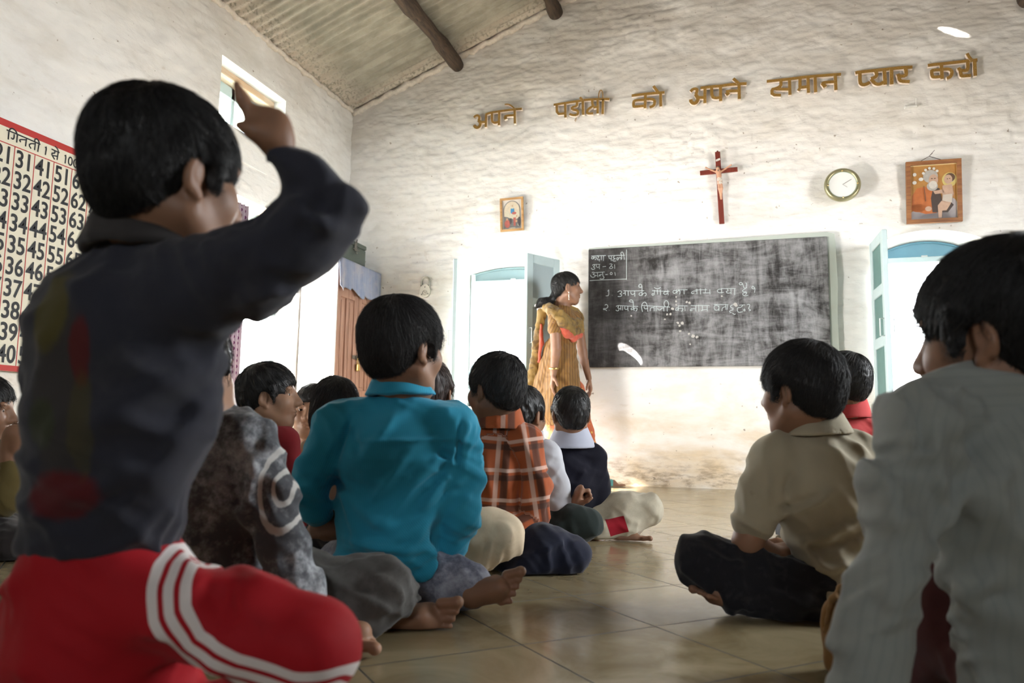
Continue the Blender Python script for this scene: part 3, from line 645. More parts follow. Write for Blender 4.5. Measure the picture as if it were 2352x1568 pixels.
# arched windows on the board wall
M_pale = plain('pale_blue_paint', (.50, .62, .64), .5, var=.08, nscale=12); M_blue = plain('sky_blue_paint', (.13, .30, .40), .45, var=.1, nscale=10)
M_teal = plain('teal_paint', (.10, .215, .20), .5, var=.2, nscale=14); M_iron = plain('painted_iron', (.55, .60, .60), .5, var=.1)
def arch(x0, x1, zs, zc, n=24):
    h = (x1-x0)/2; r = (h*h+(zc-zs)**2)/(2*(zc-zs)); cx = (x0+x1)/2
    return [(x, zc-r+math.sqrt(max(0, r*r-(x-cx)**2))) for x in np.linspace(x0, x1, n+1)]
def window(name, Wd, splay, mt, mh, transom):
    x0, x1, zb, zs, zc = Wd; A = arch(x0, x1, zs, zc); top = zc+.06; b = MB(); D = .22
    xa, xb = x0+splay, x1-splay; B = arch(xa, xb, zs-.005, zc-.035); n = len(A)
    V = [(x, YB, z) for x, z in A]+[(x, YB, top) for x, z in A]; b.add(V, [(i, i+1, n+i+1, n+i) for i in range(n-1)])      # wall over the arch
    b.add([(x, YB, z) for x, z in A]+[(x, YB+D, z) for x, z in B], [(i, n+i, n+i+1, i+1) for i in range(n-1)])              # soffit
    for xx, xi in ((x0, xa), (x1, xb)): b.add([(xx, YB, zb), (xi, YB+D, zb+.02), (xi, YB+D, zs-.005), (xx, YB, zs)], [(0, 1, 2, 3)])
    b.add([(x0, YB-.02, zb), (x1, YB-.02, zb), (xb, YB+D, zb+.02), (xa, YB+D, zb+.02), (x0, YB-.02, zb-.05), (x1, YB-.02, zb-.05), (x1, YB+.01, zb-.05), (x0, YB+.01, zb-.05)], [(0, 1, 2, 3), (4, 5, 1, 0), (4, 7, 6, 5)])
    for xi, w in ((xa, -.2), (xb, .2)): b.box((min(xi, xi+w), YB+D, zb-.1), (max(xi, xi+w), YB+D+.14, zc+.1))              # outer masonry
    b.box((xa-.2, YB+D, zc-.02), (xb+.2, YB+D+.14, zc+.5)); b.box((xa-.2, YB+D, zb-.5), (xb+.2, YB+D+.14, zb+.0))
    w = tag(b.build(name, M_wall), kind='structure')
    f = MB()
    for xi in (xa, xb-.035): f.box((xi, YB+D-.05, zb+.02), (xi+.035, YB+D, zs), .004)
    f.box((xa, YB+D-.055, transom), (xb, YB+D, transom+.04), .004); f.box((xa, YB+D-.05, zb+.02), (xb, YB+D, zb+.05), .004)
    f.build('frame', mt, w)
    p = MB(); C2 = [q for q in B]; pl = [(xa, YB+D-.03, transom+.03)]+[(x, YB+D-.03, z) for x, z in C2]+[(xb, YB+D-.03, transom+.03)]
    p.prism(pl, (0, .025, 0)); p.tube([(x, YB+D-.036, z-.008) for x, z in C2], .007, 6); p.build('arch_panel', mh, w)
    g_ = MB(); cx = (xa+xb)/2; g_.box((cx-.02, YB+D-.062, transom+.035), (cx+.02, YB+D-.05, transom+.048), .002); g_.build('catch', M_iron, w)
    g2 = MB()
    for k in range(1, 9): z = zb+.02+(transom-zb)*k/9; g2.tube([(xa, YB+D-.012, z), (xb, YB+D-.012, z)], .0035, 6)
    g2.build('grille', M_iron, w)
    return w
M_tymp = plain('shaded_blue_tympanum', (.22, .30, .32), .5, var=.1, nscale=8)  # pale blue paint darkened to carry the backlit panel's shade
window('window_1', W1, .06, M_pale, M_tymp, 1.565); window('window_2', W2, .09, M_pale, M_blue, 1.598)
def shutter(name, hinge, z0, z1, width, ang, mat, mface, label, thick=.032, arched=0.):
    """one leaf: stiles, rails, panels, a bent-wire handle, hinge knuckles; ang turns it from the wall into the room"""
    a = math.radians(ang); U = np.array((math.cos(a), math.sin(a), 0)); N = np.array((-U[1], U[0], 0)); h = np.array(hinge, float); o = empty(name, (0, 0, 0))
    b = MB(); ax = np.array([U, N, Zh])
    def bx(b, u0, u1, za, zb_, t=thick): b.obox(h+U*(u0+u1)/2+Zh*((za+zb_)/2), ax, ((u1-u0)/2, t/2, (zb_-za)/2), .004)
    s = .062; bx(b, 0, s, z0, z1); bx(b, width-s, width, z0, z1)
    H = z1-z0
    for q in (0., .36, .68, 1.): za = z0+q*(H-.07); bx(b, s, width-s, za, za+.07)
    b.build('frame', mat, o); p = MB(); bx(p, s*.8, width-s*.8, z0+.03, z1-.03, thick*.4); p.build('panel', mface, o)
    w = MB(); zc = z0+H*.44; q0 = h+U*(width-.03)
    for sg in (-1, 1): c = N*(sg*(thick/2)); w.tube([q0+c+Zh*(zc-.055), q0+c*2.6+Zh*(zc-.055), q0+c*2.6+Zh*(zc+.055), q0+c+Zh*(zc+.055)], .0042, 8)
    w.build('handle', M_iron, o, True)
    for zq in (z0+.12, z1-.14): MB().tube([h+Zh*(zq-.035)-U*.004, h+Zh*(zq+.035)-U*.004], .008, 8).build('hinge', M_iron, o, True)
    tag(o, label, 'shutter', 'open window shutters'); fin(o, h+Zh*z0); return o
def fin(o, p):
    p = np.array(p, np.float32)
    for q in o.children_recursive:
        n = len(q.data.vertices); a = np.empty(n*3, np.float32); q.data.vertices.foreach_get('co', a)
        q.data.vertices.foreach_set('co', (a.reshape(-1, 3)-p).ravel()); q.data.update()
    o.location = p
M_panel = plain('grey_blue_panel', (.36, .44, .46), .55, var=.12, nscale=6)
shutter('window_shutter', (W1[1]-.0, YB-.03, 0), .60, 1.70, .34, 238, M_pale, M_panel, 'pale grey blue shutter open behind the standing woman')
shutter('window_shutter', (W1[0]+.0, YB-.03, 0), .60, 1.66, .42, 291, M_pale, M_pale, 'pale shutter seen edge-on at the left side of the left window')
shutter('window_shutter', (W2[0]-.0, YB-.03, 0), .585, 1.70, .40, 272, M_pale, M_teal, 'teal shutter open at the left side of the right window')

# doorway, high window
b = MB(); y0, y1, z0, z1 = DOOR; X2 = XL-.30
b.box((X2, y0-.3, -.12), (XL, y0, z1)); b.box((X2, y1, -.12), (XL, y1+.3, z1)); b.box((X2, y0-.3, z1), (XL, y1+.3, z1+.2)); b.box((X2, y0, -.12), (XL, y1, .005))
d = tag(b.build('door_1', M_wall), kind='structure')
f = MB()
for q in (y0, y1-.05): f.box((X2+.05, q, 0), (X2+.12, q+.05, z1), .004)
f.box((X2+.05, y0, z1-.05), (X2+.12, y1, z1), .004); f.build('door_frame', M_pale, d)
b = MB(); y0, y1, z0, z1 = HIGH
b.box((X2, y0-.2, z0-.2), (XL, y0, z1+.2)); b.box((X2, y1, z0-.2), (XL, y1+.2, z1+.2)); b.box((X2, y0, z0-.2), (XL, y1, z0)); b.box((X2, y0, z1), (XL, y1, z1+.2))
w = tag(b.build('window_3', M_wall), kind='structure')
M_lint = wood('pale_lintel', (.55, .36, .22), (.72, .58, .44), 1, 3.); f = MB(); f.box((X2+.06, y0, z1-.05), (X2+.20, y1, z1), .003); f.build('lintel', M_lint, w)
f = MB(); fx = X2+.08
for q in (y0, (y0+y1)/2-.02, y1-.04): f.box((fx, q, z0), (fx+.04, q+.04, z1-.05), .003)
f.box((fx, y0, z1-.13), (fx+.04, y1, z1-.05), .003); f.box((fx, y0, z0), (fx+.04, y1, z0+.04), .003); f.build('frame', M_pale, w)
gm = bpy.data.materials.new('window_glass'); gm.use_nodes = True; t = gm.node_tree; t.nodes.clear(); N = NT(t)
ou = t.nodes.new('ShaderNodeOutputMaterial'); mx = t.nodes.new('ShaderNodeMixShader'); tr = t.nodes.new('ShaderNodeBsdfTransparent'); gl = t.nodes.new('ShaderNodeBsdfGlossy')
tr.inputs[0].default_value = (.86, .95, .97, 1); gl.inputs['Roughness'].default_value = .03; mx.inputs[0].default_value = .07
N.link(tr.outputs[0], mx.inputs[1]); N.link(gl.outputs[0], mx.inputs[2]); N.link(mx.outputs[0], ou.inputs[0])
MB().box((fx+.016, y0+.03, z0+.03), (fx+.022, y1-.03, z1-.06)).build('pane', gm, w)
tag(MB().box((XL-1.75, HIGH[0]-.5, HIGH[3]+.04), (XL-.02, HIGH[1]+.5, HIGH[3]+.12)).build('sun_blocker', M_wall), kind='structure')   # unseen slab added to keep the sun out of the high window
# spotted curtain drawn aside at the doorway
def dotted():
    m, N, base, b, us, co = cloth('spotted_curtain', (.62, .50, .58), rough=.9); v = N.t.nodes.new('ShaderNodeTexVoronoi'); N.link(N.coord(scale=(1, 1, 1)), v.inputs[0]); v.inputs['Scale'].default_value = 26.; v.inputs['Randomness'].default_value = .15
    N.link(N.mix(N.ramp(v.outputs[0], .36, .30), base, (.22, .05, .16)), b.inputs['Base Color']); return m
n = 60; V = []; 
for k in range(n+1):
    y = DOOR[0]-.16+.24*k/n; x = XL+.045+.018*math.sin(k*.62)
    V += [(x, y, .25), (x, y, 1.85)]
c = mesh_np('curtain', V, np.array([(2*k, 2*k+2, 2*k+3, 2*k+1) for k in range(n)]), dotted()); md = c.modifiers.new('thick', 'SOLIDIFY'); md.thickness = .003
tag(c, 'pale purple spotted curtain bunched at the left of the bright doorway', 'curtain')

# ------------------------------------------------------------------ blackboard and writing
def writing(strokes, org, sc, plane, w, mb, frame, th):
    """pen strokes read off the photo, laid on the real plane; frame = (origin, U, V, N)"""
    O, U, Vv, Nn = frame
    for si, s in enumerate(strokes):
        wd = w
        if isinstance(s, tuple) and isinstance(s[0], list): s, wd = s[0], s[1]
        if len(s) == 1: s = [s[0], (s[0][0]+.5*sc, s[0][1]+.3*sc)]
        P = [plane(org[0]+x/sc, org[1]+y/sc) for x, y in s]
        Q = [((p-O)@U, (p-O)@Vv) for p in P]
        if len(Q) > 2:   # round the corners once
            R = [Q[0]]
            for a, b_ in zip(Q[:-1], Q[1:]): R += [(.75*a[0]+.25*b_[0], .75*a[1]+.25*b_[1]), (.25*a[0]+.75*b_[0], .25*a[1]+.75*b_[1])]
            Q = R+[Q[-1]]
        mb.strip(Q, wd, (O, U), Vv, Nn, th*(1+.02*(si % 12)))
boardP = lambda x, y: onY(x, y, YB-.055)
BX0, BX1, BZ0, BZ1 = -1.097, .592, .865, 1.766
def slate():
    m, t, b = newmat('chalky_slate'); N = NT(t); co = N.coord(); a = N.noise(N.coord(scale=(1, 1, 4)), 3.0, 9, .75, .8); c_ = N.noise(N.coord(scale=(5, 1, 1)), 2.6, 9, .75, .6); f = N.noise(co, 4., 8, .65)
    x = N.sep(co)[0]; k = N.math('ADD', N.math('MULTIPLY', a, .45), N.math('ADD', N.math('MULTIPLY', c_, .45), N.math('MULTIPLY', f, .35)))
    col = N.mix(N.ramp(k, .50, .95), (.020, .018, .017), (.17, .165, .17)); 
    dust_sheen = N.math('MULTIPLY', N.ramp(x, .15, .62, 0., 1.), N.ramp(k, .50, .80)); col = N.mix(dust_sheen, col, (.34, .34, .35))    # chalk dust plus painted-in light sheen on the right-hand side
    col = N.mix(N.ramp(N.noise(co, 16., 6, .7), .70, .76, 0., .6), col, (.55, .53, .50))
    N.link(col, b.inputs['Base Color']); b.inputs['Roughness'].default_value = .62; b.inputs['Specular IOR Level'].default_value = .3; N.bump(f, .15, .004, b); return m
bd = MB().box((BX0, YB-.055, BZ0), (BX1, YB-.030, BZ1), .004).build('blackboard', slate())
tag(bd, 'wide black chalkboard on the brick wall with two handwritten Hindi lines', 'blackboard')
M_bord = plain('grey_green_cement', (.50, .55, .50), .9, var=.1, nscale=8, bump=.4, bscale=30)
b = MB(); b.prism([(BX1, YB-.041, BZ0-.02), (BX1+.055, YB-.041, BZ0-.02), (BX1+.05, YB-.041, 1.2), (BX1+.058, YB-.041, 1.45), (BX1+.05, YB-.041, BZ1+.02), (BX1, YB-.041, BZ1+.035), (BX1, YB-.041, BZ1)], (0, .03, 0))
b.prism([(BX0, YB-.041, BZ1), (BX1, YB-.041, BZ1), (BX1, YB-.041, BZ1+.035), (-.3, YB-.041, BZ1+.022), (BX0, YB-.041, BZ1+.012)], (0, .03, 0))
b.build('border', M_bord, bd)
M_chalk = plain('chalk', (.55, .63, .64), .95, var=.1, nscale=200)
ch = MB(); fr = (np.array((0, YB-.0555, 0.)), np.array((1., 0, 0)), np.array((0, 0, 1.)), np.array((0, -1., 0)))
BOX = [[(1745, 60), (1745, 1420)], [(90, 1460), (500, 1430), (1000, 1410), (1740, 1385)], [(160, 350), (480, 335), (820, 325)], [(280, 345), (285, 490)],
 [(280, 420), (220, 380), (170, 420), (180, 480), (240, 480), (285, 420), (370, 390), (400, 440), (330, 525)], [(420, 355), (480, 360), (500, 380), (440, 470), (440, 530), (520, 520), (540, 480), (520, 600)],
 [(610, 340), (615, 540)], [(710, 340), (705, 570)], [(910, 345), (1250, 325), (1680, 310)], [(950, 350), (960, 450), (1010, 480), (1060, 450)], [(1065, 340), (1060, 570)],
 [(1210, 350), (1150, 390), (1150, 440), (1230, 450), (1240, 480), (1170, 490), (1120, 530), (1140, 580), (1270, 570)], [(1350, 540), (1300, 490), (1310, 430), (1370, 420), (1390, 480), (1350, 530)],
 [(1390, 440), (1460, 410), (1520, 470), (1490, 520)], [(1530, 470), (1525, 320)], [(1520, 320), (1480, 230), (1530, 160), (1590, 190), (1620, 300), (1650, 510)],
 [(215, 780), (240, 730), (560, 720)], [(300, 730), (320, 790), (240, 840), (320, 870), (310, 930), (240, 965), (180, 940), (165, 880)], [(390, 740), (390, 830), (440, 870), (510, 840)], [(520, 730), (525, 940)],
 [(670, 830), (820, 815)], [(980, 710), (1080, 700), (1100, 750), (1030, 800)], [(1030, 800), (1120, 830), (1130, 870), (1080, 915), (1000, 910), (970, 880), (1040, 810)], [(1210, 730), (1215, 920)],
 [(190, 1110), (230, 1070), (290, 1080), (300, 1130), (220, 1170), (310, 1200), (340, 1250), (290, 1300), (200, 1310), (140, 1260), (125, 1200)], [(320, 1210), (420, 1240)], [(430, 1090), (460, 1300)],
 [(320, 1100), (580, 1080), (760, 1065)], [(640, 1180), (540, 1190), (500, 1240), (550, 1250), (570, 1200)], [(660, 1090), (690, 1260)], [(690, 1260), (740, 1300), (710, 1370), (640, 1390), (540, 1370)],
 [(790, 1185), (900, 1180)], [(1050, 1070), (1110, 1120), (1090, 1180), (1040, 1190), (1000, 1140), (1050, 1070)], [(1220, 1080), (1245, 1230)]]
L12 = [[(240, 330), (240, 510), (150, 515)], [(240, 330), (205, 380)], [(340, 490)], [(505, 400), (560, 360), (620, 370), (630, 420), (560, 460), (630, 470), (630, 510), (580, 535), (510, 530)], [(660, 450), (740, 420)],
 [(730, 370), (740, 495)], [(820, 375), (825, 510)], [(680, 360), (900, 365), (1300, 360)], [(900, 385), (900, 450), (960, 480), (1010, 440)], [(1015, 370), (1020, 535)], [(1235, 310), (1240, 510)],
 [(1235, 420), (1180, 410), (1140, 460), (1160, 500), (1220, 500), (1300, 420), (1360, 430), (1370, 480), (1320, 525)], [(1235, 310), (1235, 200), (1190, 155), (1140, 190), (1140, 250), (1200, 265), (1235, 230)],
 [(1610, 340), (1610, 440), (1590, 490), (1540, 500), (1530, 450), (1590, 440)], [(1695, 330), (1700, 470)], [(1790, 330), (1795, 490)], [(1540, 360), (2060, 380)], [(1600, 260), (1650, 295), (1740, 295), (1800, 255)], [(1710, 215)],
 [(2000, 390), (1930, 380), (1880, 420), (1900, 470), (1970, 465), (2000, 430)], [(2010, 330), (2020, 490)],
 [(120, 800), (160, 760), (210, 800), (210, 860), (150, 900), (80, 890), (80, 930), (130, 920), (180, 960)], [(245, 940)], [(460, 830), (510, 800), (540, 830), (500, 870), (550, 890), (540, 950), (500, 970), (450, 940)],
 [(550, 900), (600, 895)], [(600, 810), (600, 940)], [(655, 815), (655, 945)], [(520, 800), (900, 825), (1120, 830)], [(720, 830), (715, 900), (760, 930), (810, 900)], [(810, 820), (820, 970)], [(970, 700), (1000, 960)],
 [(985, 870), (930, 870), (900, 910), (930, 940), (1000, 890), (1070, 870), (1100, 910), (1050, 975)], [(980, 720), (960, 660), (910, 625), (850, 660), (870, 695), (960, 700)],
 [(1250, 990), (1220, 850), (1240, 750), (1310, 690), (1370, 730), (1390, 810)], [(1300, 830), (1300, 880), (1340, 910), (1400, 890)], [(1400, 810), (1410, 985)], [(1240, 800), (1700, 830), (2080, 850)],
 [(1480, 970), (1490, 880), (1540, 860), (1600, 870)], [(1600, 830), (1600, 970)], [(1660, 830), (1660, 970)], [(1710, 880), (1720, 930), (1780, 940), (1830, 880), (1890, 880)], [(1890, 850), (1890, 970)],
 [(1930, 840), (1890, 760), (1920, 670), (1970, 650), (2020, 690), (2040, 800), (1990, 850), (1995, 980)]]
L34 = [[(150, 260), (160, 365)], [(155, 300), (90, 280), (50, 320), (90, 370), (150, 330), (210, 280), (240, 310), (225, 385)], [(330, 265), (335, 380)], [(180, 275), (420, 270)], [(650, 310), (560, 300), (510, 340), (540, 375), (580, 340)],
 [(650, 250), (650, 380)], [(730, 240), (740, 380)], [(860, 240), (860, 340), (820, 350), (800, 340)], [(830, 345), (960, 345)], [(965, 260), (970, 380)], [(610, 275), (900, 270)],
 [(1250, 260), (1200, 250), (1140, 290), (1180, 345), (1250, 340)], [(1255, 250), (1260, 355)], [(1250, 340), (1310, 330)], [(1390, 240), (1420, 300), (1360, 310), (1400, 360), (1480, 340)], [(1485, 240), (1490, 380)], [(1575, 250), (1580, 400)],
 [(1240, 240), (1600, 240)], [(1840, 230), (1830, 250), (1760, 290), (1780, 320), (1860, 320), (1880, 350), (1840, 390)], [(1870, 330), (1780, 350), (1770, 390), (1830, 425), (1910, 400)],
 [(1800, 220), (1770, 110), (1720, 85), (1680, 120), (1720, 160), (1770, 130)], [(1860, 230), (1870, 110), (1840, 100)], [(1800, 230), (1880, 225)], [(2060, 220), (2020, 170), (1990, 220), (2040, 260), (2080, 210), (2065, 340)], [(2075, 380)],
 [(195, 680), (195, 790)], [(190, 720), (140, 710), (120, 770), (160, 780), (200, 730), (270, 720), (320, 740), (270, 805)], [(350, 680), (360, 790)], [(180, 665), (420, 665)], [(620, 740), (520, 730), (480, 770), (500, 795), (540, 760)],
 [(620, 660), (625, 800)], [(690, 640), (695, 805)], [(780, 660), (790, 780), (750, 780)], [(770, 770), (900, 750)], [(900, 660), (905, 800)], [(500, 660), (960, 655)], [(1190, 650), (1190, 790)],
 [(1190, 690), (1130, 640), (1070, 670), (1080, 760), (1150, 780), (1190, 730)], [(1060, 630), (1420, 635)], [(1265, 790), (1270, 720), (1320, 690), (1360, 690)], [(1360, 640), (1365, 760)], [(1400, 650), (1395, 760)],
 [(1530, 640), (1470, 660), (1480, 710), (1540, 720), (1530, 770), (1460, 780), (1450, 820), (1500, 830)], [(1520, 840), (1570, 880), (1600, 860)], [(1780, 640), (1740, 700), (1640, 710), (1640, 790), (1680, 830), (1770, 810)], [(1690, 650), (1830, 640)],
 [(1815, 740), (1840, 770), (1815, 795), (1795, 770), (1815, 740)], [(1880, 640), (1930, 620), (1950, 660), (1910, 740), (1980, 770), (1920, 790)], [(1930, 820)]]
for nm, S_, og, sc_, cuts in (('chalk_heading', BOX, (1350, 570), 19.6, (0, len(BOX))), ('chalk_word', L12, (1380, 640), 13.067, (0, 3, 13, 20, 21, 22, 32, 42, len(L12))), ('chalk_word', L34, (1540, 640), 10.69, (0, 4, 11, 18, 23, 25, 29, 36, 42, len(L34)))):
    for c0, c1 in zip(cuts[:-1], cuts[1:]):
        ch = MB(); writing(S_[c0:c1], og, sc_, boardP, .0036, ch, fr, .0006); ch.build(nm, M_chalk, bd)
g = rngs(12); M_chip = plain('chipped_plaster', (.50, .48, .45), .95, var=.15, nscale=90)
for px, py, r in ((1557, 741, 5), (1561, 748, 4), (1568, 742, 6), (1562, 760, 4), (1582, 766, 4), (1593, 772, 7), (1601, 774, 5), (1553, 682, 3), (1553, 692, 4), (1553, 700, 3), (1577, 693, 4), (1584, 695, 4), (1545, 709, 5), (1532, 722, 4), (1540, 721, 4), (1688, 699, 6), (1691, 702, 4), (1585, 790, 3), (1450, 725, 3), (1658, 680, 3), (1527, 733, 3)):
    c0 = boardP(px, py); rr = r*.0026
    ch = MB(); ch.add([c0+np.array((rr*g.uniform(.5, 1.1)*math.cos(a), -.0008, rr*g.uniform(.5, 1.)*math.sin(a))) for a in np.linspace(0, 6.28, 10)[:-1]], [tuple(range(9))]); ch.build('chipped_patch', M_chip, bd)
fin2 = lambda o, p: origin_p(o, p)
origin_p(bd, (BX0, YB-.055, BZ0))

# ------------------------------------------------------------------ golden foam lettering
def gold():
    m, t, b = newmat('golden_foam'); N = NT(t); co = N.coord(); n = N.noise(co, 260., 3); N.link(N.mix(N.ramp(n, .5, .72), (.30, .16, .032), (.60, .40, .13)), b.inputs['Base Color']); b.inputs['Roughness'].default_value = .45; b.inputs['Metallic'].default_value = .25; N.bump(n, .6, .003, b); return m
M_gold = gold(); M_foam = plain('white_foam_edge', (.78, .68, .60), .8, var=.05); LP = lambda x, y: onY(x, y, YB-.038); fr = (np.array((0, YB-.014, 0.)), np.array((1., 0, 0)), np.array((0, 0, 1.)), np.array((0, -1., 0)))
S1 = [[(150, 810), (230, 730), (330, 720), (385, 790), (370, 880), (330, 930)], ([(330, 920), (400, 980), (430, 1070), (390, 1180), (290, 1240), (200, 1200), (165, 1120)], 1.3), [(420, 1010), (640, 990)], [(660, 680), (650, 1210)], [(640, 690), (760, 640), (900, 600), (1400, 530), (1800, 480), (2150, 450)], [(905, 610), (905, 900), (930, 1000), (1040, 1040), (1180, 990)], [(1210, 580), (1195, 1140)], [(1820, 720), (1500, 740), (1430, 790)], ([(1440, 780), (1485, 890)], 1.3), [(1850, 470), (1860, 1070)], ([(1440, 275), (1580, 265), (1720, 330), (1840, 440)], .6)]
S2 = [[(180, 715), (600, 650), (1000, 590), (1300, 540), (1700, 510), (2190, 510)], [(290, 700), (300, 1050), (560, 1030)], [(595, 660), (605, 1175)], [(1030, 620), (1020, 760), (850, 800)], [(840, 790), (850, 890), (1050, 920), (1070, 1030), (1000, 1090), (870, 1090), (750, 1050)], ([(960, 1230), (985, 1240)], 1.5), [(1230, 560), (1250, 1080)], [(1130, 450), (1230, 560)], [(1570, 530), (1580, 730), (1640, 760)], [(1610, 760), (1410, 890), (1390, 1010), (1440, 1040), (1610, 1030)], [(1620, 820), (1760, 800)], [(1770, 540), (1770, 1040)], [(1960, 510), (1945, 1050)], ([(1810, 470), (1800, 320), (1850, 190), (1920, 190), (1955, 320), (1955, 470)], .42)]
S3 = [[(240, 775), (900, 690), (1500, 640), (1930, 605)], [(1360, 280), (1600, 600)], [(950, 740), (930, 1430)], [(900, 990), (420, 1020), (340, 1090), (340, 1330), (420, 1350), (880, 1300)], [(980, 960), (1280, 950), (1420, 1010), (1430, 1180), (1370, 1300), (1170, 1380)], [(1730, 640), (1740, 1340)]]
S4 = [[(170, 630), (260, 540), (390, 530), (410, 610), (360, 730)], ([(350, 720), (430, 850), (440, 930), (380, 1030), (280, 1060), (190, 1000), (180, 910)], 1.15), [(440, 840), (660, 850)], [(690, 510), (690, 1050)], [(530, 505), (1000, 450), (1300, 430), (1450, 400), (1900, 360), (2190, 345)], [(930, 500), (950, 830), (1080, 870), (1230, 850)], [(1250, 450), (1260, 980)], [(1900, 610), (1520, 620), (1450, 650)], ([(1465, 660), (1540, 760)], 1.2), [(1920, 380), (1930, 910)], [(1710, 170), (1900, 340)]]
S5 = [[(75, 395), (700, 330), (1300, 255), (2190, 190)], [(480, 370), (480, 530), (330, 600), (220, 620), (230, 780), (480, 785)], [(330, 615), (730, 620)], [(720, 340), (735, 780)], [(1020, 310), (1020, 560)], ([(970, 590), (1040, 620)], 1.6), [(1000, 570), (1250, 550)], [(1245, 280), (1260, 725)], [(1445, 260), (1465, 710)], [(2020, 410), (1700, 430), (1640, 470)], ([(1650, 450), (1740, 560)], 1.25), [(2020, 220), (2040, 650)]]
S6 = [[(70, 430), (200, 400), (700, 350), (1200, 300), (1700, 240), (2130, 220)], [(235, 410), (240, 780), (300, 850), (420, 860), (600, 770)], [(800, 370), (850, 480), (800, 580), (630, 640)], [(640, 650), (720, 760), (830, 840), (960, 840), (1090, 760)], [(1110, 320), (1150, 860)], [(1370, 280), (1380, 850)], [(1870, 250), (1910, 430), (1880, 540), (1640, 560), (1600, 470)], [(1640, 560), (1650, 680), (1720, 740), (2030, 750)]]
S7 = [[(100, 590), (600, 530), (1100, 480), (1600, 420), (2020, 375)], [(620, 540), (660, 1115)], [(620, 760), (300, 770), (240, 820), (270, 1010), (330, 1050), (650, 1020)], [(680, 740), (940, 730), (1030, 820), (1020, 950), (950, 1050), (830, 1090)], [(1640, 450), (1650, 700), (1600, 800), (1330, 780), (1280, 680)], [(1350, 800), (1380, 980), (1430, 1010), (1770, 980)], [(1900, 420), (1930, 1000)], ([(1610, 130), (1680, 260), (1790, 400)], .9)]
words = [(S1, (1080, 225), 18.09, 110, 'leftmost golden Hindi word of the slogan, above the small framed picture'), (S2, (1260, 195), 15.68, 92, 'second golden word with a tall thin loop on top and a dot hanging below'),
 (S3, (1440, 185), 22.4, 150, 'short golden Hindi word, third of the slogan, with one slanting stroke on top'), (S4, (1575, 170), 15.68, 112, 'fourth golden Hindi word of the slogan, above the crucifix'),
 (S5, (1755, 155), 12.379, 86, 'longest golden Hindi word of the slogan, fifth from the left'), (S6, (1960, 140), 15.68, 118, 'sixth golden Hindi word of the slogan, above the round wall clock'), (S7, (2125, 115), 16.8, 118, 'rightmost golden Hindi word of the slogan, darkest in its shadow')]
for S, org, sc, w, lb in words:
    wid = w/sc*.00316*1.0; b = MB()
    S = [(s[0], wid*s[1]) if isinstance(s, tuple) else s for s in S]
    writing(S, org, sc, LP, wid, b, fr, .024)
    o = b.build('wall_lettering', M_gold); o.data.materials.append(M_foam)
    for p_ in o.data.polygons: p_.material_index = 0 if abs(p_.normal[1]) > .5 else 1
    tag(o, lb, 'lettering', 'golden slogan on the board wall'); c = np.mean(np.array(b.v), 0); origin_p(o, c)
# ------------------------------------------------------------------ number chart on the left wall
CH = XL+.035; CY0, CY1, CZ0, CZ1 = 2.168, 3.262, .622, 1.750
M_chart = plain('chart_cloth', (.80, .75, .60), .8, var=.07, nscale=3, bump=.2, bscale=60); M_ink = plain('black_ink', (.012, .014, .018), .6); M_red = plain('chart_red', (.50, .03, .025), .6, var=.15, nscale=8)
cht = MB().box((XL+.012, CY0, CZ0), (CH, CY1, CZ1), .003).build('number_chart', M_chart)
tag(cht, 'cream chart of the numbers 1 to 100 with red border on the left wall', 'chart')
b = MB(); e = CH+.0012
for a in ((CY0, CZ1-.032, CY1, CZ1), (CY0, CZ0, CY1, CZ0+.026), (CY0, CZ0, CY0+.024, CZ1), (CY1-.024, CZ0, CY1, CZ1)): b.box((CH-.001, a[0], a[1]), (e, a[2], a[3]))
b.build('red_border', M_red, cht)
colw = .1028; CA = 2.509-3*colw; rowh = .0993; RZ = 1.644; b = MB()
for k in range(0, 11):
    y = CA+colw*k; b.box((CH-.001, y-.0017, CZ0+.026), (e, y+.0017, RZ))
b.box((CH-.001, CY0, RZ-.002), (e, CY1, RZ+.002)); b.build('ruled_lines', M_red, cht)
def text_mesh(s, size, place, offset=0.):
    cu = bpy.data.curves.new('t', 'FONT'); cu.body = s; cu.size = size; cu.offset = offset; cu.resolution_u = 4; cu.align_x = 'CENTER'; ob = bpy.data.objects.new('t', cu); COL.objects.link(ob)
    bpy.context.view_layer.update(); me = bpy.data.meshes.new_from_object(ob.evaluated_get(bpy.context.evaluated_depsgraph_get()))
    V = [place(v.co.x, v.co.y) for v in me.vertices]; F = [tuple(p.vertices) for p in me.polygons]
    bpy.data.objects.remove(ob); bpy.data.curves.remove(cu); bpy.data.meshes.remove(me); return V, F
b = MB()
for n_ in range(1, 101):
    c, r = divmod(n_-1, 10); yc = CA+colw*(c+.5); zb = 1.594-.040-rowh*r
    s = str(n_); V, F = text_mesh(s, .114, lambda x, y: (e+.0004, yc+x*(.80 if len(s) < 3 else .52), zb+y), .0018); b.add(V, F)
b.build('printed_numbers', M_ink, cht)
fr = (np.array((e, 0., 0.)), np.array((0, 1., 0)), np.array((0, 0, 1.)), np.array((1., 0, 0)))
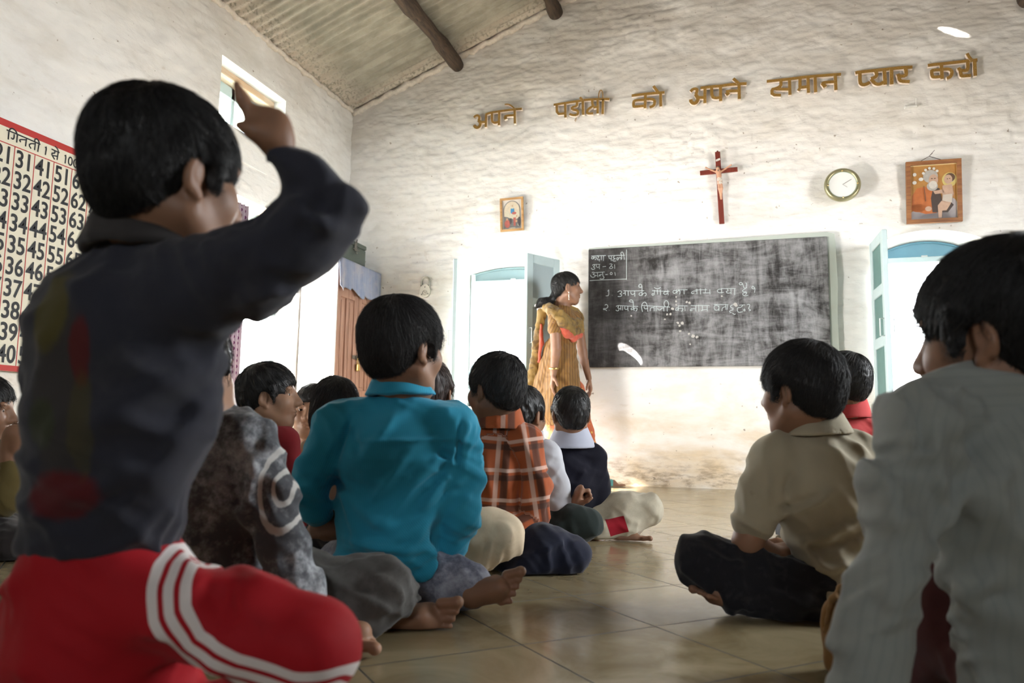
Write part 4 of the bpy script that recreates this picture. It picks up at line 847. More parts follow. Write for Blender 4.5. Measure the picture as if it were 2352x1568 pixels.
HEAD = [[(155, 375), (560, 545), (910, 700)], [(205, 400), (185, 590)], [(205, 400), (230, 350), (280, 340), (350, 390), (390, 470)], [(320, 470), (320, 550), (290, 590), (250, 550)], [(395, 480), (375, 660)], [(590, 600), (470, 590), (440, 610), (470, 650)], [(600, 560), (575, 745)],
 [(790, 690), (690, 680), (650, 720), (700, 795)], [(800, 650), (780, 830)], [(880, 690), (850, 870)], [(790, 650), (780, 590), (820, 570), (870, 610), (890, 700)], [(1015, 775), (1050, 760), (1020, 940)], [(1160, 805), (1340, 890)], [(1230, 840), (1240, 900), (1150, 900), (1230, 1040)], [(1180, 950), (1300, 970)], [(1310, 880), (1285, 1050)], [(1235, 740), (1290, 790), (1320, 870)],
 [(1455, 960), (1490, 945), (1465, 1130)], [(1585+42*math.cos(a), 1080+90*math.sin(a)) for a in np.linspace(0, 6.28, 15)], [(1700+42*math.cos(a), 1130+88*math.sin(a)) for a in np.linspace(0, 6.28, 15)],
 [(1820, 1085), (2150, 1230)], [(1900, 1170), (1840, 1170), (1820, 1220), (1850, 1260)], [(1910, 1130), (1900, 1300)], [(2060, 1190), (2050, 1370)], [(2050, 1270), (1990, 1250), (1960, 1300), (2000, 1330), (2050, 1270), (2110, 1290), (2100, 1350)]]
for i0, i1 in ((0, 11), (11, 12), (12, 17), (17, 20), (20, 25)):
    b = MB(); writing(HEAD[i0:i1], (0, 260), 9.8, lambda x, y: onX(x, y, e), .0062, b, fr, .0004); b.build('heading_word', M_ink, cht)
origin_p(cht, (XL+.012, CY0, CZ0))

# ------------------------------------------------------------------ things on the board wall
M_frame = wood('picture_frame', (.20, .07, .022), (.36, .15, .05), 0, 4.); M_oak = wood('oak_frame', (.36, .19, .07), (.56, .33, .14), 0, 4.)
def flat(name, col, **k): return plain(name, col, .55, var=k.get('var', .12), nscale=k.get('ns', 30))
def picture(name, c, w, h, mat, fw, depth, tilt, label, roll=0.):
    """framed print: four mitred mouldings, backing, layered print shapes in units of the picture; leans out at the top by tilt"""
    c = np.array(c, float); a = math.radians(tilt); r = math.radians(roll); U = np.array((math.cos(r), 0, math.sin(r))); V0 = np.array((-math.sin(r), 0, math.cos(r)))
    V1 = V0*math.cos(a)+np.array((0, -1., 0))*math.sin(a); N = np.cross(U, V1); N = N if N[1] < 0 else -N; f = MB()
    q = [(-w/2, -h/2), (w/2, -h/2), (w/2, h/2), (-w/2, h/2)]; qi = [(x*(1-2*fw/w), y*(1-2*fw/h)) for x, y in q]
    for i in range(4):
        j = (i+1) % 4; f.prism([c+U*x+V1*y for x, y in (q[i], q[j], qi[j], qi[i])], N*depth)
    bk = MB(); bk.prism([c+U*x+V1*y for x, y in q], N*.004)
    o = f.build(name, mat); tag(o, label, 'picture'); bk.build('backing', plain('backing_card', (.2, .15, .1)), o)
    def lay(nm, polys, m_, k):
        for P in polys: MB().add([c+U*x*w/2+V1*y*h/2+N*(.006+.0009*k) for x, y in P], [tuple(range(len(P)))]).build(nm, m_, o)
    def el(cx, cy, rx, ry, n=22, a0=0., a1=6.2832): return [(cx+rx*math.cos(t), cy+ry*math.sin(t)) for t in np.linspace(a0, a1, n, endpoint=a1 < 6.28)]
    return o, lay, el, (c, U, V1, N)
# larger print: a generic robed elder with a small child against a gold ground
PA, PB = onY(2079, 368, YB-.05), onY(2214, 514, YB-.03)
pc = ((PA+PB)/2); pw, ph = .335, .425
o, lay, el, (c, U, V1, N) = picture('framed_picture', (pc[0]-.004, YB-.032, pc[2]), pw, ph, M_frame, .027, .026, 4, 'framed picture of an elder in orange holding a child, above the right window', -.6)
lay('gilt_ground', [[(-.86, -.88), (.86, -.88), (.86, .88), (-.86, .88)]], flat('gilt_ground', (.42, .20, .045), var=.35, ns=18), 0)
lay('gilt_edge', [[(-.86, .845), (.86, .845), (.86, .88), (-.86, .88)], [(.83, -.88), (.86, -.88), (.86, .88), (.83, .88)]], flat('gilt_edge', (.70, .55, .28)), 7)
lay('painted_cloud', [el(-.5, -.72, .38, .17), el(.1, -.76, .5, .14), el(.62, -.55, .26, .34), [(-.86, -.88), (.86, -.88), (.86, -.6), (-.86, -.66)]], flat('painted_cloud', (.36, .33, .34)), 1)
lay('painted_robe', [[(-.8, -.55), (-.78, -.1), (-.6, .14), (-.3, .18), (0, .05), (.15, -.2), (.1, -.68), (-.3, -.7)], el(-.55, -.5, .28, .13)], flat('painted_robe', (.46, .13, .03), var=.3, ns=25), 2)
lay('painted_shadow', [[(.0, .16), (.22, .1), (.30, -.3), (.55, -.3), (.72, -.45), (.5, -.68), (-.05, -.66), (-.1, -.2)]], flat('painted_shadow', (.055, .035, .028)), 3)
lay('painted_halo', [el(.58, .36, .27, .23)], flat('painted_halo', (.58, .47, .16)), 3)
lay('painted_hair', [el(-.1, .5, .27, .21), el(-.04, .18, .2, .15), el(.6, .42, .17, .15)], flat('painted_hair', (.40, .38, .35), ns=50, var=.3), 4)
lay('painted_child_hair', [el(.6, .43, .18, .14)], flat('painted_child_hair', (.10, .05, .025)), 5)
lay('painted_skin', [el(.0, .38, .17, .18), el(.53, .37, .15, .15), [(.32, .18), (.66, .22), (.72, -.1), (.6, -.42), (.3, -.3)], [(.28, -.3), (.6, -.42), (.45, -.62), (.3, -.62), (.28, -.84), (.16, -.84), (.14, -.45)], [(.35, .06), (.4, -.06), (.05, -.08), (-.02, .02)], el(-.2, -.54, .12, .08)], flat('painted_skin', (.50, .33, .24), var=.2, ns=40), 6)
lay('painted_beard', [el(-.02, .22, .15, .13)], flat('painted_beard', (.58, .55, .50), var=.25, ns=60), 8)
lay('painted_drape', [[(.34, -.12), (.66, -.1), (.64, -.38), (.3, -.3)]], flat('painted_drape', (.52, .46, .40)), 9)
lay('painted_flowers', [el(-.68, .58, .07, .06, 8), el(-.69, .32, .08, .06, 8), el(-.45, .42, .09, .06, 8)]+[el(-.1+.27*math.cos(t), .56+.2*math.sin(t), .055, .045, 8) for t in (.5, 1.1, 1.7, 2.3, 2.9)], flat('painted_flowers', (.62, .60, .55)), 9)
lay('painted_features', [el(.05, .42, .04, .015, 8), el(-.06, .42, .04, .015, 8), el(.5, .38, .025, .015, 8), el(.58, .39, .025, .015, 8), [(-.36, .2), (-.34, .2), (-.28, -.3), (-.31, -.3)]], flat('painted_features', (.10, .05, .03)), 10)
t_ = MB(); kn = c+V1*(ph/2+.035)+N*.0+U*-.02; t_.tube([c+U*(-.09)+V1*(ph/2-.005), kn, c+U*.075+V1*(ph/2-.005)], .0022, 6); t_.tube([kn, kn+np.array((.035, .0, .04))], .0016, 5); t_.tube([kn, kn+np.array((.02, -.004, .018))], .0016, 5)
t_.build('hanging_cord', plain('dark_cord', (.05, .03, .03)), o); origin_p(o, c)
# small arched print
PA, PB = onY(1147, 452, YB-.03), onY(1204, 533, YB-.03); c0 = (PA+PB)/2
o, lay, el, (c, U, V1, N) = picture('framed_picture', (c0[0]+.002, YB-.022, c0[2]), .192, .268, M_oak, .016, .018, 3, 'small oak framed print of robed figures under an arch, above the left window', 1.2)
lay('print_ground', [[(-.84, -.88), (.84, -.88), (.84, .88), (-.84, .88)]], flat('print_ground', (.62, .58, .54)), 0)
A_ = [(-.74, -.84)]+[(-.74*math.cos(t), .25+.58*math.sin(t)) for t in np.linspace(0, math.pi, 20)]+[(.74, -.84)]
lay('print_arch', [A_], flat('print_arch', (.20, .20, .20)), 1); lay('print_sky', [[(x*.9, y*.94) for x, y in A_]], flat('print_sky', (.60, .52, .40), var=.3, ns=40), 2)
lay('print_gloom', [[(-.66, -.8), (.66, -.8), (.66, -.2), (.2, -.35), (-.1, -.2), (-.66, -.1)]], flat('print_gloom', (.16, .16, .16), var=.5, ns=60), 3)
lay('print_blue_robe', [[(-.1, .35), (.2, .35), (.22, .1), (.0, .02), (-.1, .1)]], flat('print_blue_robe', (.06, .26, .48)), 4); lay('print_pale_robes', [el(.05, .44, .1, .12), el(-.42, .08, .16, .2), el(-.05, -.1, .3, .14), el(.3, .05, .14, .14), el(.5, -.05, .14, .22), el(.55, -.62, .07, .1), el(0, -.83, .3, .04)], flat('print_pale_robes', (.58, .54, .42), var=.3, ns=70), 4)
lay('print_red_robes', [[(.12, -.2), (.34, -.2), (.3, -.7), (.14, -.7)], el(-.4, -.55, .24, .24), el(.2, .06, .2, .08)], flat('print_red_robes', (.40, .11, .09), var=.3, ns=50), 5); lay('print_dark_figures', [el(.62, -.45, .12, .28), el(-.12, -.4, .12, .18)], flat('print_dark_figures', (.07, .06, .06)), 5); lay('print_heads', [el(.38, -.42, .08, .08), el(-.42, -.28, .07, .07), el(.42, -.12, .06, .06), el(.05, .5, .05, .06)], flat('print_heads', (.52, .32, .2)), 6)
origin_p(o, c)

# crucifix
M_cross = wood('red_brown_wood', (.14, .022, .014), (.22, .04, .025), 2, 3., .4); CT, CBt = onY(1648, 349, YB-.05), onY(1658, 514, YB-.03); cl, cr = onY(1608, 393, YB-.04), onY(1694, 384, YB-.04)
up = unit(CT-CBt); rt = unit(cr-cl); Nn = unit(np.cross(rt, up)); Nn = -Nn if Nn[1] > 0 else Nn; mid = CT+(CBt-CT)*.27
b = MB(); ax = np.array([rt, up, Nn]); L_ = np.linalg.norm(CT-CBt); b.obox((CT+CBt)/2, ax, (.0185, L_/2, .009), .002); b.obox(mid, ax, (np.linalg.norm(cr-cl)/2, .0165, .0088), .002)
b.ball(CT+up*.003, (.008, .006, .008), 10, 6); cru = b.build('crucifix', M_cross); tag(cru, 'red brown wooden crucifix on the brick wall above the blackboard', 'crucifix')
b = MB(); b.obox(mid+up*.083+Nn*.011, np.array([unit(rt+up*.35), unit(up-rt*.3), Nn]), (.016, .007, .0012)); b.build('scroll', plain('scroll_white', (.7, .68, .64)), cru)
q = lambda x, y, z=0.: mid+rt*x+up*y+Nn*(.016+z)
P = [Ell(q(-.004, .012, .008), (.0125, .016, .013)), Cap(q(-.003, -.005), q(.002, -.045), .0175, .0155, Nn, .7), Cap(q(.002, -.045), q(.004, -.085), .0155, .017, Nn, .7)]
for s in (-1, 1): P += [Cap(q(.0+s*.016, -.010), q(s*.050, .010), .0065, .0055), Cap(q(s*.050, .010), q(s*.085, .030), .0055, .0045), Ell(q(s*.089, .033), (.007, .007, .005)), Cap(q(.004+s*.008, -.085), q(.006+s*.009, -.135, .006), .0105, .0085), Cap(q(.006+s*.009, -.135, .006), q(.006+s*.003, -.185), .0085, .0055), Cap(q(.006+s*.003, -.185), q(.006+s*.003, -.213, .006), .006, .005)]
for p_ in P: p_.k = .006
V, F = polygonize(P, .0022); mesh_np('figure', V, F, plain('painted_plaster_skin', (.62, .34, .22), .5, nscale=60), cru)
V, F = polygonize([Cap(q(.003, -.062), q(.005, -.092), .0185, .0205, Nn, .75)], .0025, [folds(2, .003, ((.008, 1.), (.014, 1.)))]); mesh_np('loincloth', V, F, plain('painted_linen', (.68, .62, .55), .6), cru)
V, F = polygonize([Ell(q(-.004, .019, .006), (.0135, .0125, .0135)), Cap(q(-.004, .012, .014), q(-.003, -.006, .016), .006, .004, None, 1., .006)], .0022); mesh_np('hair', V, F, plain('painted_hair_grey', (.16, .12, .09), .6), cru); origin_p(cru, mid)

# wall clock standing well off the wall
cc = onY(1935.5, 423, YB-.125); cc[1] = YB-.125; rad = .118; b = MB(); n = 48
prof = [(0., .095), (rad*.62, .095), (rad*.70, .03), (rad*.78, .0), (rad*.86, -.006), (rad*.93, -.002), (rad*1.0, .012), (rad*.99, .03), (rad*.80, .055), (rad*.55, .098)]
ring = lambda r, y: [(cc[0]+r*math.cos(t), cc[1]+y, cc[2]+r*math.sin(t)) for t in np.linspace(0, 6.2832, n, endpoint=False)]
V = []; F = []
for i, (r, y) in enumerate([(rad*.76, .006)]+prof[3:]+[(rad*.55, .106)]):
    V += ring(r, y)
    if i: F += [((i-1)*n+j, (i-1)*n+(j+1) % n, i*n+(j+1) % n, i*n+j) for j in range(n)]
b.add(V, F); ck = b.build('wall_clock', plain('bronze_green_rim', (.34, .32, .19), .3, .6, .25, 14), smooth=True); tag(ck, 'round wall clock with white face and green bronze rim', 'clock')
b = MB(); b.add(ring(rad*.77, .008), [tuple(range(n))]); b.build('dial', plain('dial_white', (.86, .87, .86), .4, var=.02), ck)
b = MB(); V = ring(rad*.75, .006)+ring(rad*.80, .002); b.add(V, [(j, (j+1) % n, n+(j+1) % n, n+j) for j in range(n)]); b.build('inner_rim', plain('sea_green_enamel', (.16, .36, .28), .35), ck)
hd = lambda a, l, w: [(cc[0]+l*math.sin(a)-w*math.cos(a)*0, cc[1]+.0055, cc[2]+l*math.cos(a))]
for nm, a, l, w in (('minute_hand', 1.05, .066, .0014), ('hour_hand', 2.2, .036, .0016)):
    b = MB(); b.tube([(cc[0], cc[1]+.0045, cc[2]), hd(a, l, w)[0]], w, 6); b.build(nm, plain('clock_hand', (.05, .05, .05) if nm == 'minute_hand' else (.5, .5, .5)), ck)
M_stud = plain('brass_stud', (.75, .58, .28), .2, .9)
for t in (0, 1.571, 3.142, 4.712): MB().ball((cc[0]+rad*.80*math.cos(t), cc[1]-.003, cc[2]+rad*.80*math.sin(t)), .007, 10, 8).build('stud', M_stud, ck, True)
origin_p(ck, cc)

# padlock-shaped wall ornament
pl = lambda x, y: onY(x, y, YB-.02); b = MB(); c0 = pl(976.5, 667); M_steel = plain('worn_steel', (.55, .54, .47), .35, .7, .2, 30)
pol = []
for t in np.linspace(0, 6.2832, 30, endpoint=False):
    w_ = .047*(1-.12*math.sin(t)); pol.append((c0[0]+w_*math.cos(t), YB-.012, c0[2]+.053*math.sin(t)*(1. if math.sin(t) > 0 else 1.1)))
b.prism(pol, (0, -.016, 0)); lk = b.build('padlock_ornament', M_steel); tag(lk, 'silver padlock shaped ornament hanging on the wall left of the left window', 'padlock')
b = MB(); b.tube([(c0[0]-.034, YB-.02, c0[2]+.03), (c0[0]-.036, YB-.02, c0[2]+.07), (c0[0]-.028, YB-.02, c0[2]+.098), (c0[0], YB-.02, c0[2]+.112), (c0[0]+.028, YB-.02, c0[2]+.098), (c0[0]+.036, YB-.02, c0[2]+.07), (c0[0]+.034, YB-.02, c0[2]+.03)], .007, 8)
b.build('shackle', M_steel, lk, True); b = MB(); b.loop([(c0[0]+.018*math.cos(t), YB-.03, c0[2]-.02+.02*math.sin(t)) for t in np.linspace(0, 6.28, 16, endpoint=False)], .003, 6); b.ball((c0[0], YB-.029, c0[2]-.02), (.006, .003, .010), 8, 6); b.build('keyhole_plate', plain('keyhole_grey', (.62, .60, .52), .4, .5), lk, True)
M_riv = plain('dark_rivet', (.06, .06, .06), .4, .6)
for dx, dz in ((-.034, .04), (.034, .04), (-.026, -.032), (.028, -.03), (0, .028)): MB().ball((c0[0]+dx, YB-.029, c0[2]+dz), (.0045, .003, .0045), 8, 6).build('rivet', M_riv, lk, True)
origin_p(lk, c0)
# little broken bracket and nails in the wall
c0 = onY(2096, 244, YB-.02); b = MB(); b.box((c0[0]-.05, YB-.03, c0[2]-.008), (c0[0]+.03, YB+.01, c0[2]+.008), .003); b.tube([(c0[0]+.02, YB-.02, c0[2]), (c0[0]+.022, YB-.035, c0[2]+.05)], .003, 6)
tag(b.build('wall_bracket', plain('whitened_metal', (.7, .7, .68), .6)), 'small whitewashed metal bracket below the last words of the slogan', 'bracket')

# ------------------------------------------------------------------ corner cupboard, its cover and the trunk
KX, KY0, KY1, KH = -2.87, 4.905, YB-.015, 1.66; M_cup = wood('brown_cupboard', (.25, .125, .08), (.40, .225, .16), 2, 3., .6, .3); M_side = plain('pale_side_board', (.78, .79, .78), .6, var=.05)
b = MB(); b.box((XL+.02, KY0+.014, 0), (KX-.02, KY1, KH)); cup = b.build('cupboard', M_cup); tag(cup, 'brown wooden cupboard with panelled doors in the corner beside the doorway', 'cupboard')
MB().box((XL+.02, KY0, 0), (KX+.004, KY0+.014, KH), .002).build('side_panel', M_side, cup)
mid_ = (KY0+KY1)/2+.0
for a, c1 in ((KY0+.016, mid_-.003), (mid_+.003, KY1-.005)):
    d = MB(); z0, z1 = .06, 1.62
    def fr_(b, ya, yb, za, zb_, x0=KX-.02, x1=KX): b.box((x0, ya, za), (x1, yb, zb_), .003)
    st = .055; fr_(d, a, a+st, z0, z1); fr_(d, c1-st, c1, z0, z1)
    for za, zb_ in ((z0, z0+.09), (.60, .68), (1.37, 1.47), (1.53, z1)): fr_(d, a+st, c1-st, za, zb_)
    m_ = (a+c1)/2; fr_(d, m_-.02, m_+.02, .68, 1.37)
    dd = d.build('door', M_cup, cup); p = MB()
    for ya, yb, za, zb_ in ((a+st, m_-.02, .68, 1.37), (m_+.02, c1-st, .68, 1.37), (a+st, c1-st, .15, .60), (a+st, c1-st, 1.47, 1.53)):
        fr_(p, ya-.005, yb+.005, za-.005, zb_+.005, KX-.019, KX-.011); fr_(p, ya+.018, yb-.018, za+.02, zb_-.02, KX-.013, KX-.006)
    p.build('panel', M_cup, dd)
hp = MB(); hz = .93; hp.box((KX, mid_-.07, hz-.014), (KX+.006, mid_+.06, hz+.014), .002); hp.loop([(KX+.012, mid_-.01+.016*math.cos(t), hz+.02*math.sin(t)) for t in np.linspace(0, 6.28, 14, endpoint=False)], .0035, 6); hp.build('hasp', plain('dark_hasp', (.12, .10, .08), .5, .7), cup)
hp = MB(); hp.loop([(KX+.018, mid_-.002+.017*math.cos(t), hz-.03+.026*math.sin(t)) for t in np.linspace(0, 6.28, 16, endpoint=False)], .0035, 6); hp.box((KX+.009, mid_-.024, hz-.105), (KX+.027, mid_+.02, hz-.05), .005); lk = hp.build('padlock', plain('brass', (.62, .42, .14), .3, .9)); tag(lk, 'brass padlock on the hasp of the brown cupboard', 'padlock'); origin_p(lk, (KX+.018, mid_, hz-.08)); origin_p(cup, ((XL+KX)/2, (KY0+KY1)/2, 0))
# cloth cover over the top
n, m = 70, 26; V = []
g = rngs(3); 
for i in range(n+1):
    y = KY0-.004+(KY1+.0-KY0)*i/n; edge = .225+.012*math.sin(y*60)+.016*math.sin(y*23+1)+.05*(i/n)
    for j in range(m+1):
        s = j/m
        if s < .45: V.append((XL+.03+(KX+.012-XL-.03)*s/.45, y, KH+.006+.002*math.sin(y*40+s*20)))
        else:
            q_ = (s-.45)/.55; V.append((KX+.014+.012*q_+.010*q_*math.sin(y*55+.5)+.008*q_*math.sin(y*21), y+.05*q_*(i/n)*.0, KH+.004-edge*q_))
F = np.array([(i*(m+1)+j, (i+1)*(m+1)+j, (i+1)*(m+1)+j+1, i*(m+1)+j+1) for i in range(n) for j in range(m)])
mc, N, base, bs, us, co = cloth('faded_blue_cover', (.20, .23, .33), var=.2, mottle=(5., (.34, .31, .33), .45, .7)); st_ = N.noise(N.coord(scale=(1, 26, 1.2)), 3., 5); N.link(N.mix(N.ramp(st_, .35, .7, 0., .6), base, (.30, .33, .42)), bs.inputs['Base Color'])
o = mesh_np('cupboard_cover', V, F, mc); md = o.modifiers.new('thick', 'SOLIDIFY'); md.thickness = .004; tag(o, 'faded blue cloth with wavy hem draped over the top of the corner cupboard', 'cloth')
# steel trunk
M_trunk = plain('olive_steel', (.085, .105, .09), .5, .3, .2, 10); TX0, TX1, TY0, TY1, TZ = XL+.06, KX-.015, 4.96, 5.36, KH+.012
b = MB(); b.box((TX0, TY0, TZ), (TX1, TY1, TZ+.135), .006); tk = b.build('steel_trunk', M_trunk); tag(tk, 'dark olive steel trunk on top of the blue cupboard cover', 'trunk')
MB().box((TX0-.004, TY0-.004, TZ+.137), (TX1+.005, TY1+.004, TZ+.172), .006).build('lid', M_trunk, tk)
b = MB(); ym = TY0+.22; b.box((TX1+.003, ym-.018, TZ+.09), (TX1+.011, ym+.018, TZ+.165), .002); b.tube([(TX1+.013, ym-.055, TZ+.105), (TX1+.013, ym+.055, TZ+.105)], .004, 6); b.tube([(TX1+.017, ym-.012, TZ+.075), (TX1+.017, ym+.012, TZ+.075)], .005, 6); b.tube([(TX1+.013, ym, TZ+.16), (TX1+.017, ym, TZ+.185)], .005, 6); b.build('latch', plain('latch_steel', (.20, .19, .17), .4, .8), tk, True); origin_p(tk, ((TX0+TX1)/2, (TY0+TY1)/2, TZ))
# ------------------------------------------------------------------ people
def skinmat(name, col):
    m, t, b = newmat(name); N = NT(t); co = N.coord(); N.link(N.mix(N.noise(co, 25., 4), tuple(c*.85 for c in col), tuple(c*1.15 for c in col)), b.inputs['Base Color'])
    b.inputs['Roughness'].default_value = .5; b.inputs['Specular IOR Level'].default_value = .4; b.inputs['Subsurface Weight'].default_value = .12
    b.inputs['Subsurface Radius'].default_value = (.012, .005, .003); b.inputs['Subsurface Scale'].default_value = .5; N.bump(N.noise(co, 400., 3), .12, .001, b); return m
SK1 = skinmat('brown_skin', (.26, .135, .08)); SK2 = skinmat('light_brown_skin', (.36, .20, .125)); SK3 = skinmat('dark_brown_skin', (.17, .085, .05))
def hairmat(name, col, r=.38):
    m, t, b = newmat(name); b.inputs['Base Color'].default_value = (*col, 1); b.inputs['Roughness'].default_value = r; b.inputs['Specular IOR Level'].default_value = .5; return m
HB = hairmat('black_hair', (.010, .009, .009), .5); HBR = hairmat('dark_brown_hair', (.030, .015, .011), .5); HG = hairmat('dusty_black_hair', (.020, .018, .018), .58)
def simple(*a, **k):
    m, N, base, b, us, co = cloth(*a, **k); return m
def denim(name, lo, hi, sc=6., a=.42, z=.68, fine=.5):
    m, N, base, b, us, co = cloth(name, lo, rough=.9, weave=700.)
    f = N.math('ADD', N.math('MULTIPLY', N.noise(co, sc, 7, .62, .6), 1-fine*.5), N.math('MULTIPLY', N.noise(co, sc*7, 5, .7), fine*.5))
    c = N.mix(N.ramp(f, a, z), lo, hi); N.link(c, b.inputs['Base Color']); return m, N, c, b, co
dot3 = lambda V, n: V@np.asarray(n)
def dist_line(V, P, n, front=True):
    """signed distance to a line drawn on the cloth, measured across the direction n it is seen from"""
    n = unit(n); V = np.asarray(V, float); proj = lambda q: q-np.outer(q@n, n) if q.ndim > 1 else q-n*(q@n); Q = proj(V); P = [proj(np.array(p, float)) for p in P]
    best = np.full(len(V), 9.); sg = np.zeros(len(V)); along = np.zeros(len(V)); acc = 0.
    for a, b in zip(P[:-1], P[1:]):
        ba = b-a; L = np.linalg.norm(ba); h = np.clip((Q-a)@ba/(L*L), 0, 1); q = Q-a-h[:, None]*ba; d = np.linalg.norm(q, axis=1); s = np.sign(q@np.cross(n, ba)); m = d < best; best[m] = d[m]; sg[m] = s[m]; along[m] = acc+h[m]*L; acc += L
    return best*np.where(sg == 0, 1, sg), along

# --- boy with raised finger, nearest on the left
m, N, base, b, us, co = cloth('slate_sweatshirt', (.028, .029, .040), var=.25, mottle=(5., (.062, .060, .066), .52, .75), rough=.9)
pr = N.attr('print_at', 1); ps = N.sep(pr); nz = N.noise(co, 22., 5, .7)
blob = lambda cx, cy, rx, ry: N.ramp(N.math('ADD', N.math('SQRT', N.math('ADD', N.math('POWER', N.math('DIVIDE', N.math('SUBTRACT', ps[0], cx), rx), 2.), N.math('POWER', N.math('DIVIDE', N.math('SUBTRACT', ps[1], cy), ry), 2.))), N.math('MULTIPLY', nz, .9)), 1.55, 1.2)
c = N.mix(N.math('MULTIPLY', blob(.0, .0, .036, .11), .85), base, (0.0425, 0.0375, 0.035)); c = N.mix(N.math('MULTIPLY', blob(-.012, .085, .022, .045), .8), c, (0.085, 0.07, 0.015)); c = N.mix(N.math('MULTIPLY', blob(.024, .045, .012, .04), .8), c, (0.095, 0.01, 0.01))
c = N.mix(N.math('MULTIPLY', blob(-.02, -.03, .02, .03), .6), c, (0.035, 0.045, 0.015)); c = N.mix(N.math('MULTIPLY', blob(.005, -.105, .042, .028), .85), c, (0.1, 0.009, 0.01)); c = N.mix(N.math('MULTIPLY', blob(.025, -.03, .015, .06), .5), c, (0.07, 0.06, 0.02)); N.link(c, b.inputs['Base Color']); M_sweat = m
m, N, base, b, us, co = cloth('red_track_cloth', (.38, .008, .015), var=.08, rough=.7, sheen=.05)
st = N.attr('stripe'); u = N.math('ABSOLUTE', st); bands = N.math('MAXIMUM', N.ramp(u, .0056, .0048), N.math('MULTIPLY', N.ramp(u, .0108, .0116), N.ramp(u, .0225, .0217))); N.link(N.mix(bands, base, (.74, .68, .66)), b.inputs['Base Color']); M_track = m
D1 = .86; H1 = Head(390, 416, .87, 37, .88, 3, 0)
wr = pt(640, 345, .79); arm_n = -Fh
idx = [(578, 280, -.075, 14), (558, 230, -.078, 11.5), (543, 192, -.082, 9.2)]
fist = [(D1, 1, [(641, 350, -.07, 26), (628, 316, -.072, 35), (606, 290, -.074, 34)]), (D1, 1, [(646, 318, -.07, 24), (644, 286, -.072, 22)]), (D1, 1, idx)]
for (x, y, r) in ((594, 263, 14), (616, 265, 14.5), (638, 271, 13.5)):
    fist.append((D1, 1, [(x, y, -.072, r), (x-8, y+6, -.045, r*.95), (x-22, y+30, -.035, r*.85), (x-6, y+48, -.042, r*.8)]))
fist.append((D1, 1, [(612, 318, -.085, 16), (582, 302, -.09, 13.5), (550, 287, -.092, 10.5)]))
P1 = lambda x, y, d=.80: pt(x, y, d)
def s1(V):
    o = P1(155, 905, .80); return {'print_at': ('FLOAT_VECTOR', np.stack([(V-o)@Rh, (V-o)@Uv, np.zeros(len(V))], -1))}
def p1(V):
    d, al = dist_line(V, [P1(380, 1225, .79), P1(378, 1300, .79), P1(405, 1400, .79), P1(450, 1470, .79), P1(560, 1515, .80), P1(700, 1545, .81), P1(790, 1540, .82), P1(800, 1560, .82)], Fv); q = (V-pt(300, 1400, .87))@Fh; d[q > .05] = 1.; return {'stripe': ('FLOAT', d)}
person('boy with one finger raised, in slate sweatshirt and red striped track pants', H1, pt(345, 590, .88),
 [(D1, .78, [(335, 630, .0, 95), (288, 760, 0, 205), (270, 950, 0, 196), (246, 1130, 0, 176), (230, 1235, 0, 172)]), (D1, 1, [(430, 672, -.02, 126), (570, 622, -.04, 112), (685, 550, -.055, 88), (768, 478, -.06, 60)]),
  (D1, 1, [(768, 474, -.06, 60), (705, 400, -.065, 57), (648, 350, -.07, 33)]), (D1, .9, [(215, 715, .02, 120), (145, 860, .04, 84), (130, 1050, .06, 70)])],
 [(D1, .85, [(232, 1285, 0, 158), (230, 1430, .02, 205), (225, 1560, .02, 225)]), (D1, 1, [(330, 1370, -.02, 120), (560, 1430, -.04, 105), (715, 1475, -.05, 96)]), (D1, 1, [(720, 1495, -.05, 88), (560, 1660, .0, 90), (300, 1700, .05, 90)])],
 [q for q in fist]+[(.86, 1, [(130, 1050, .06, 55), (170, 1200, .16, 45), (250, 1230, .2, 40)])], dict(skin=SK1, hair=HB, shirt=M_sweat, pants=M_track), res=.0042, hres=.004, seed=11, nstr=9000, hl=.034, fold=.006, shirtname='sweatshirt', pantsname='track_pants', pattr=p1, sattr=s1, lift=.18, srad=.0007, puff=.002,
 sfx=[crease(P1(540, 790), P1(200, 1000), .014, .009, Fv), crease(P1(530, 800), P1(330, 1150), .012, .010, Fv), crease(P1(520, 820), P1(420, 1220), .010, .012, Fv), crease(P1(520, 800), P1(560, 620), .012, -.008, Fv), crease(P1(690, 500), P1(800, 540), .010, .008, Fv), crease(P1(40, 1180), P1(400, 1060), .014, .006, Fv), crease(P1(460, 1000), P1(480, 1240), .008, .010, Fv), crease(P1(700, 560), P1(790, 420), .008, -.006, Fv)],
 pfx=[crease(P1(450, 1340), P1(600, 1430), .010, -.012, Fv), crease(P1(530, 1330), P1(520, 1440), .010, -.010, Fv)],
 sex=[Collar(pt(345, 580, .88), pt(352, 525, .885), .068, .061, .008, .006), Ell(pt(200, 1648, .86), (.6, .6, .19), None, .006, -1)])

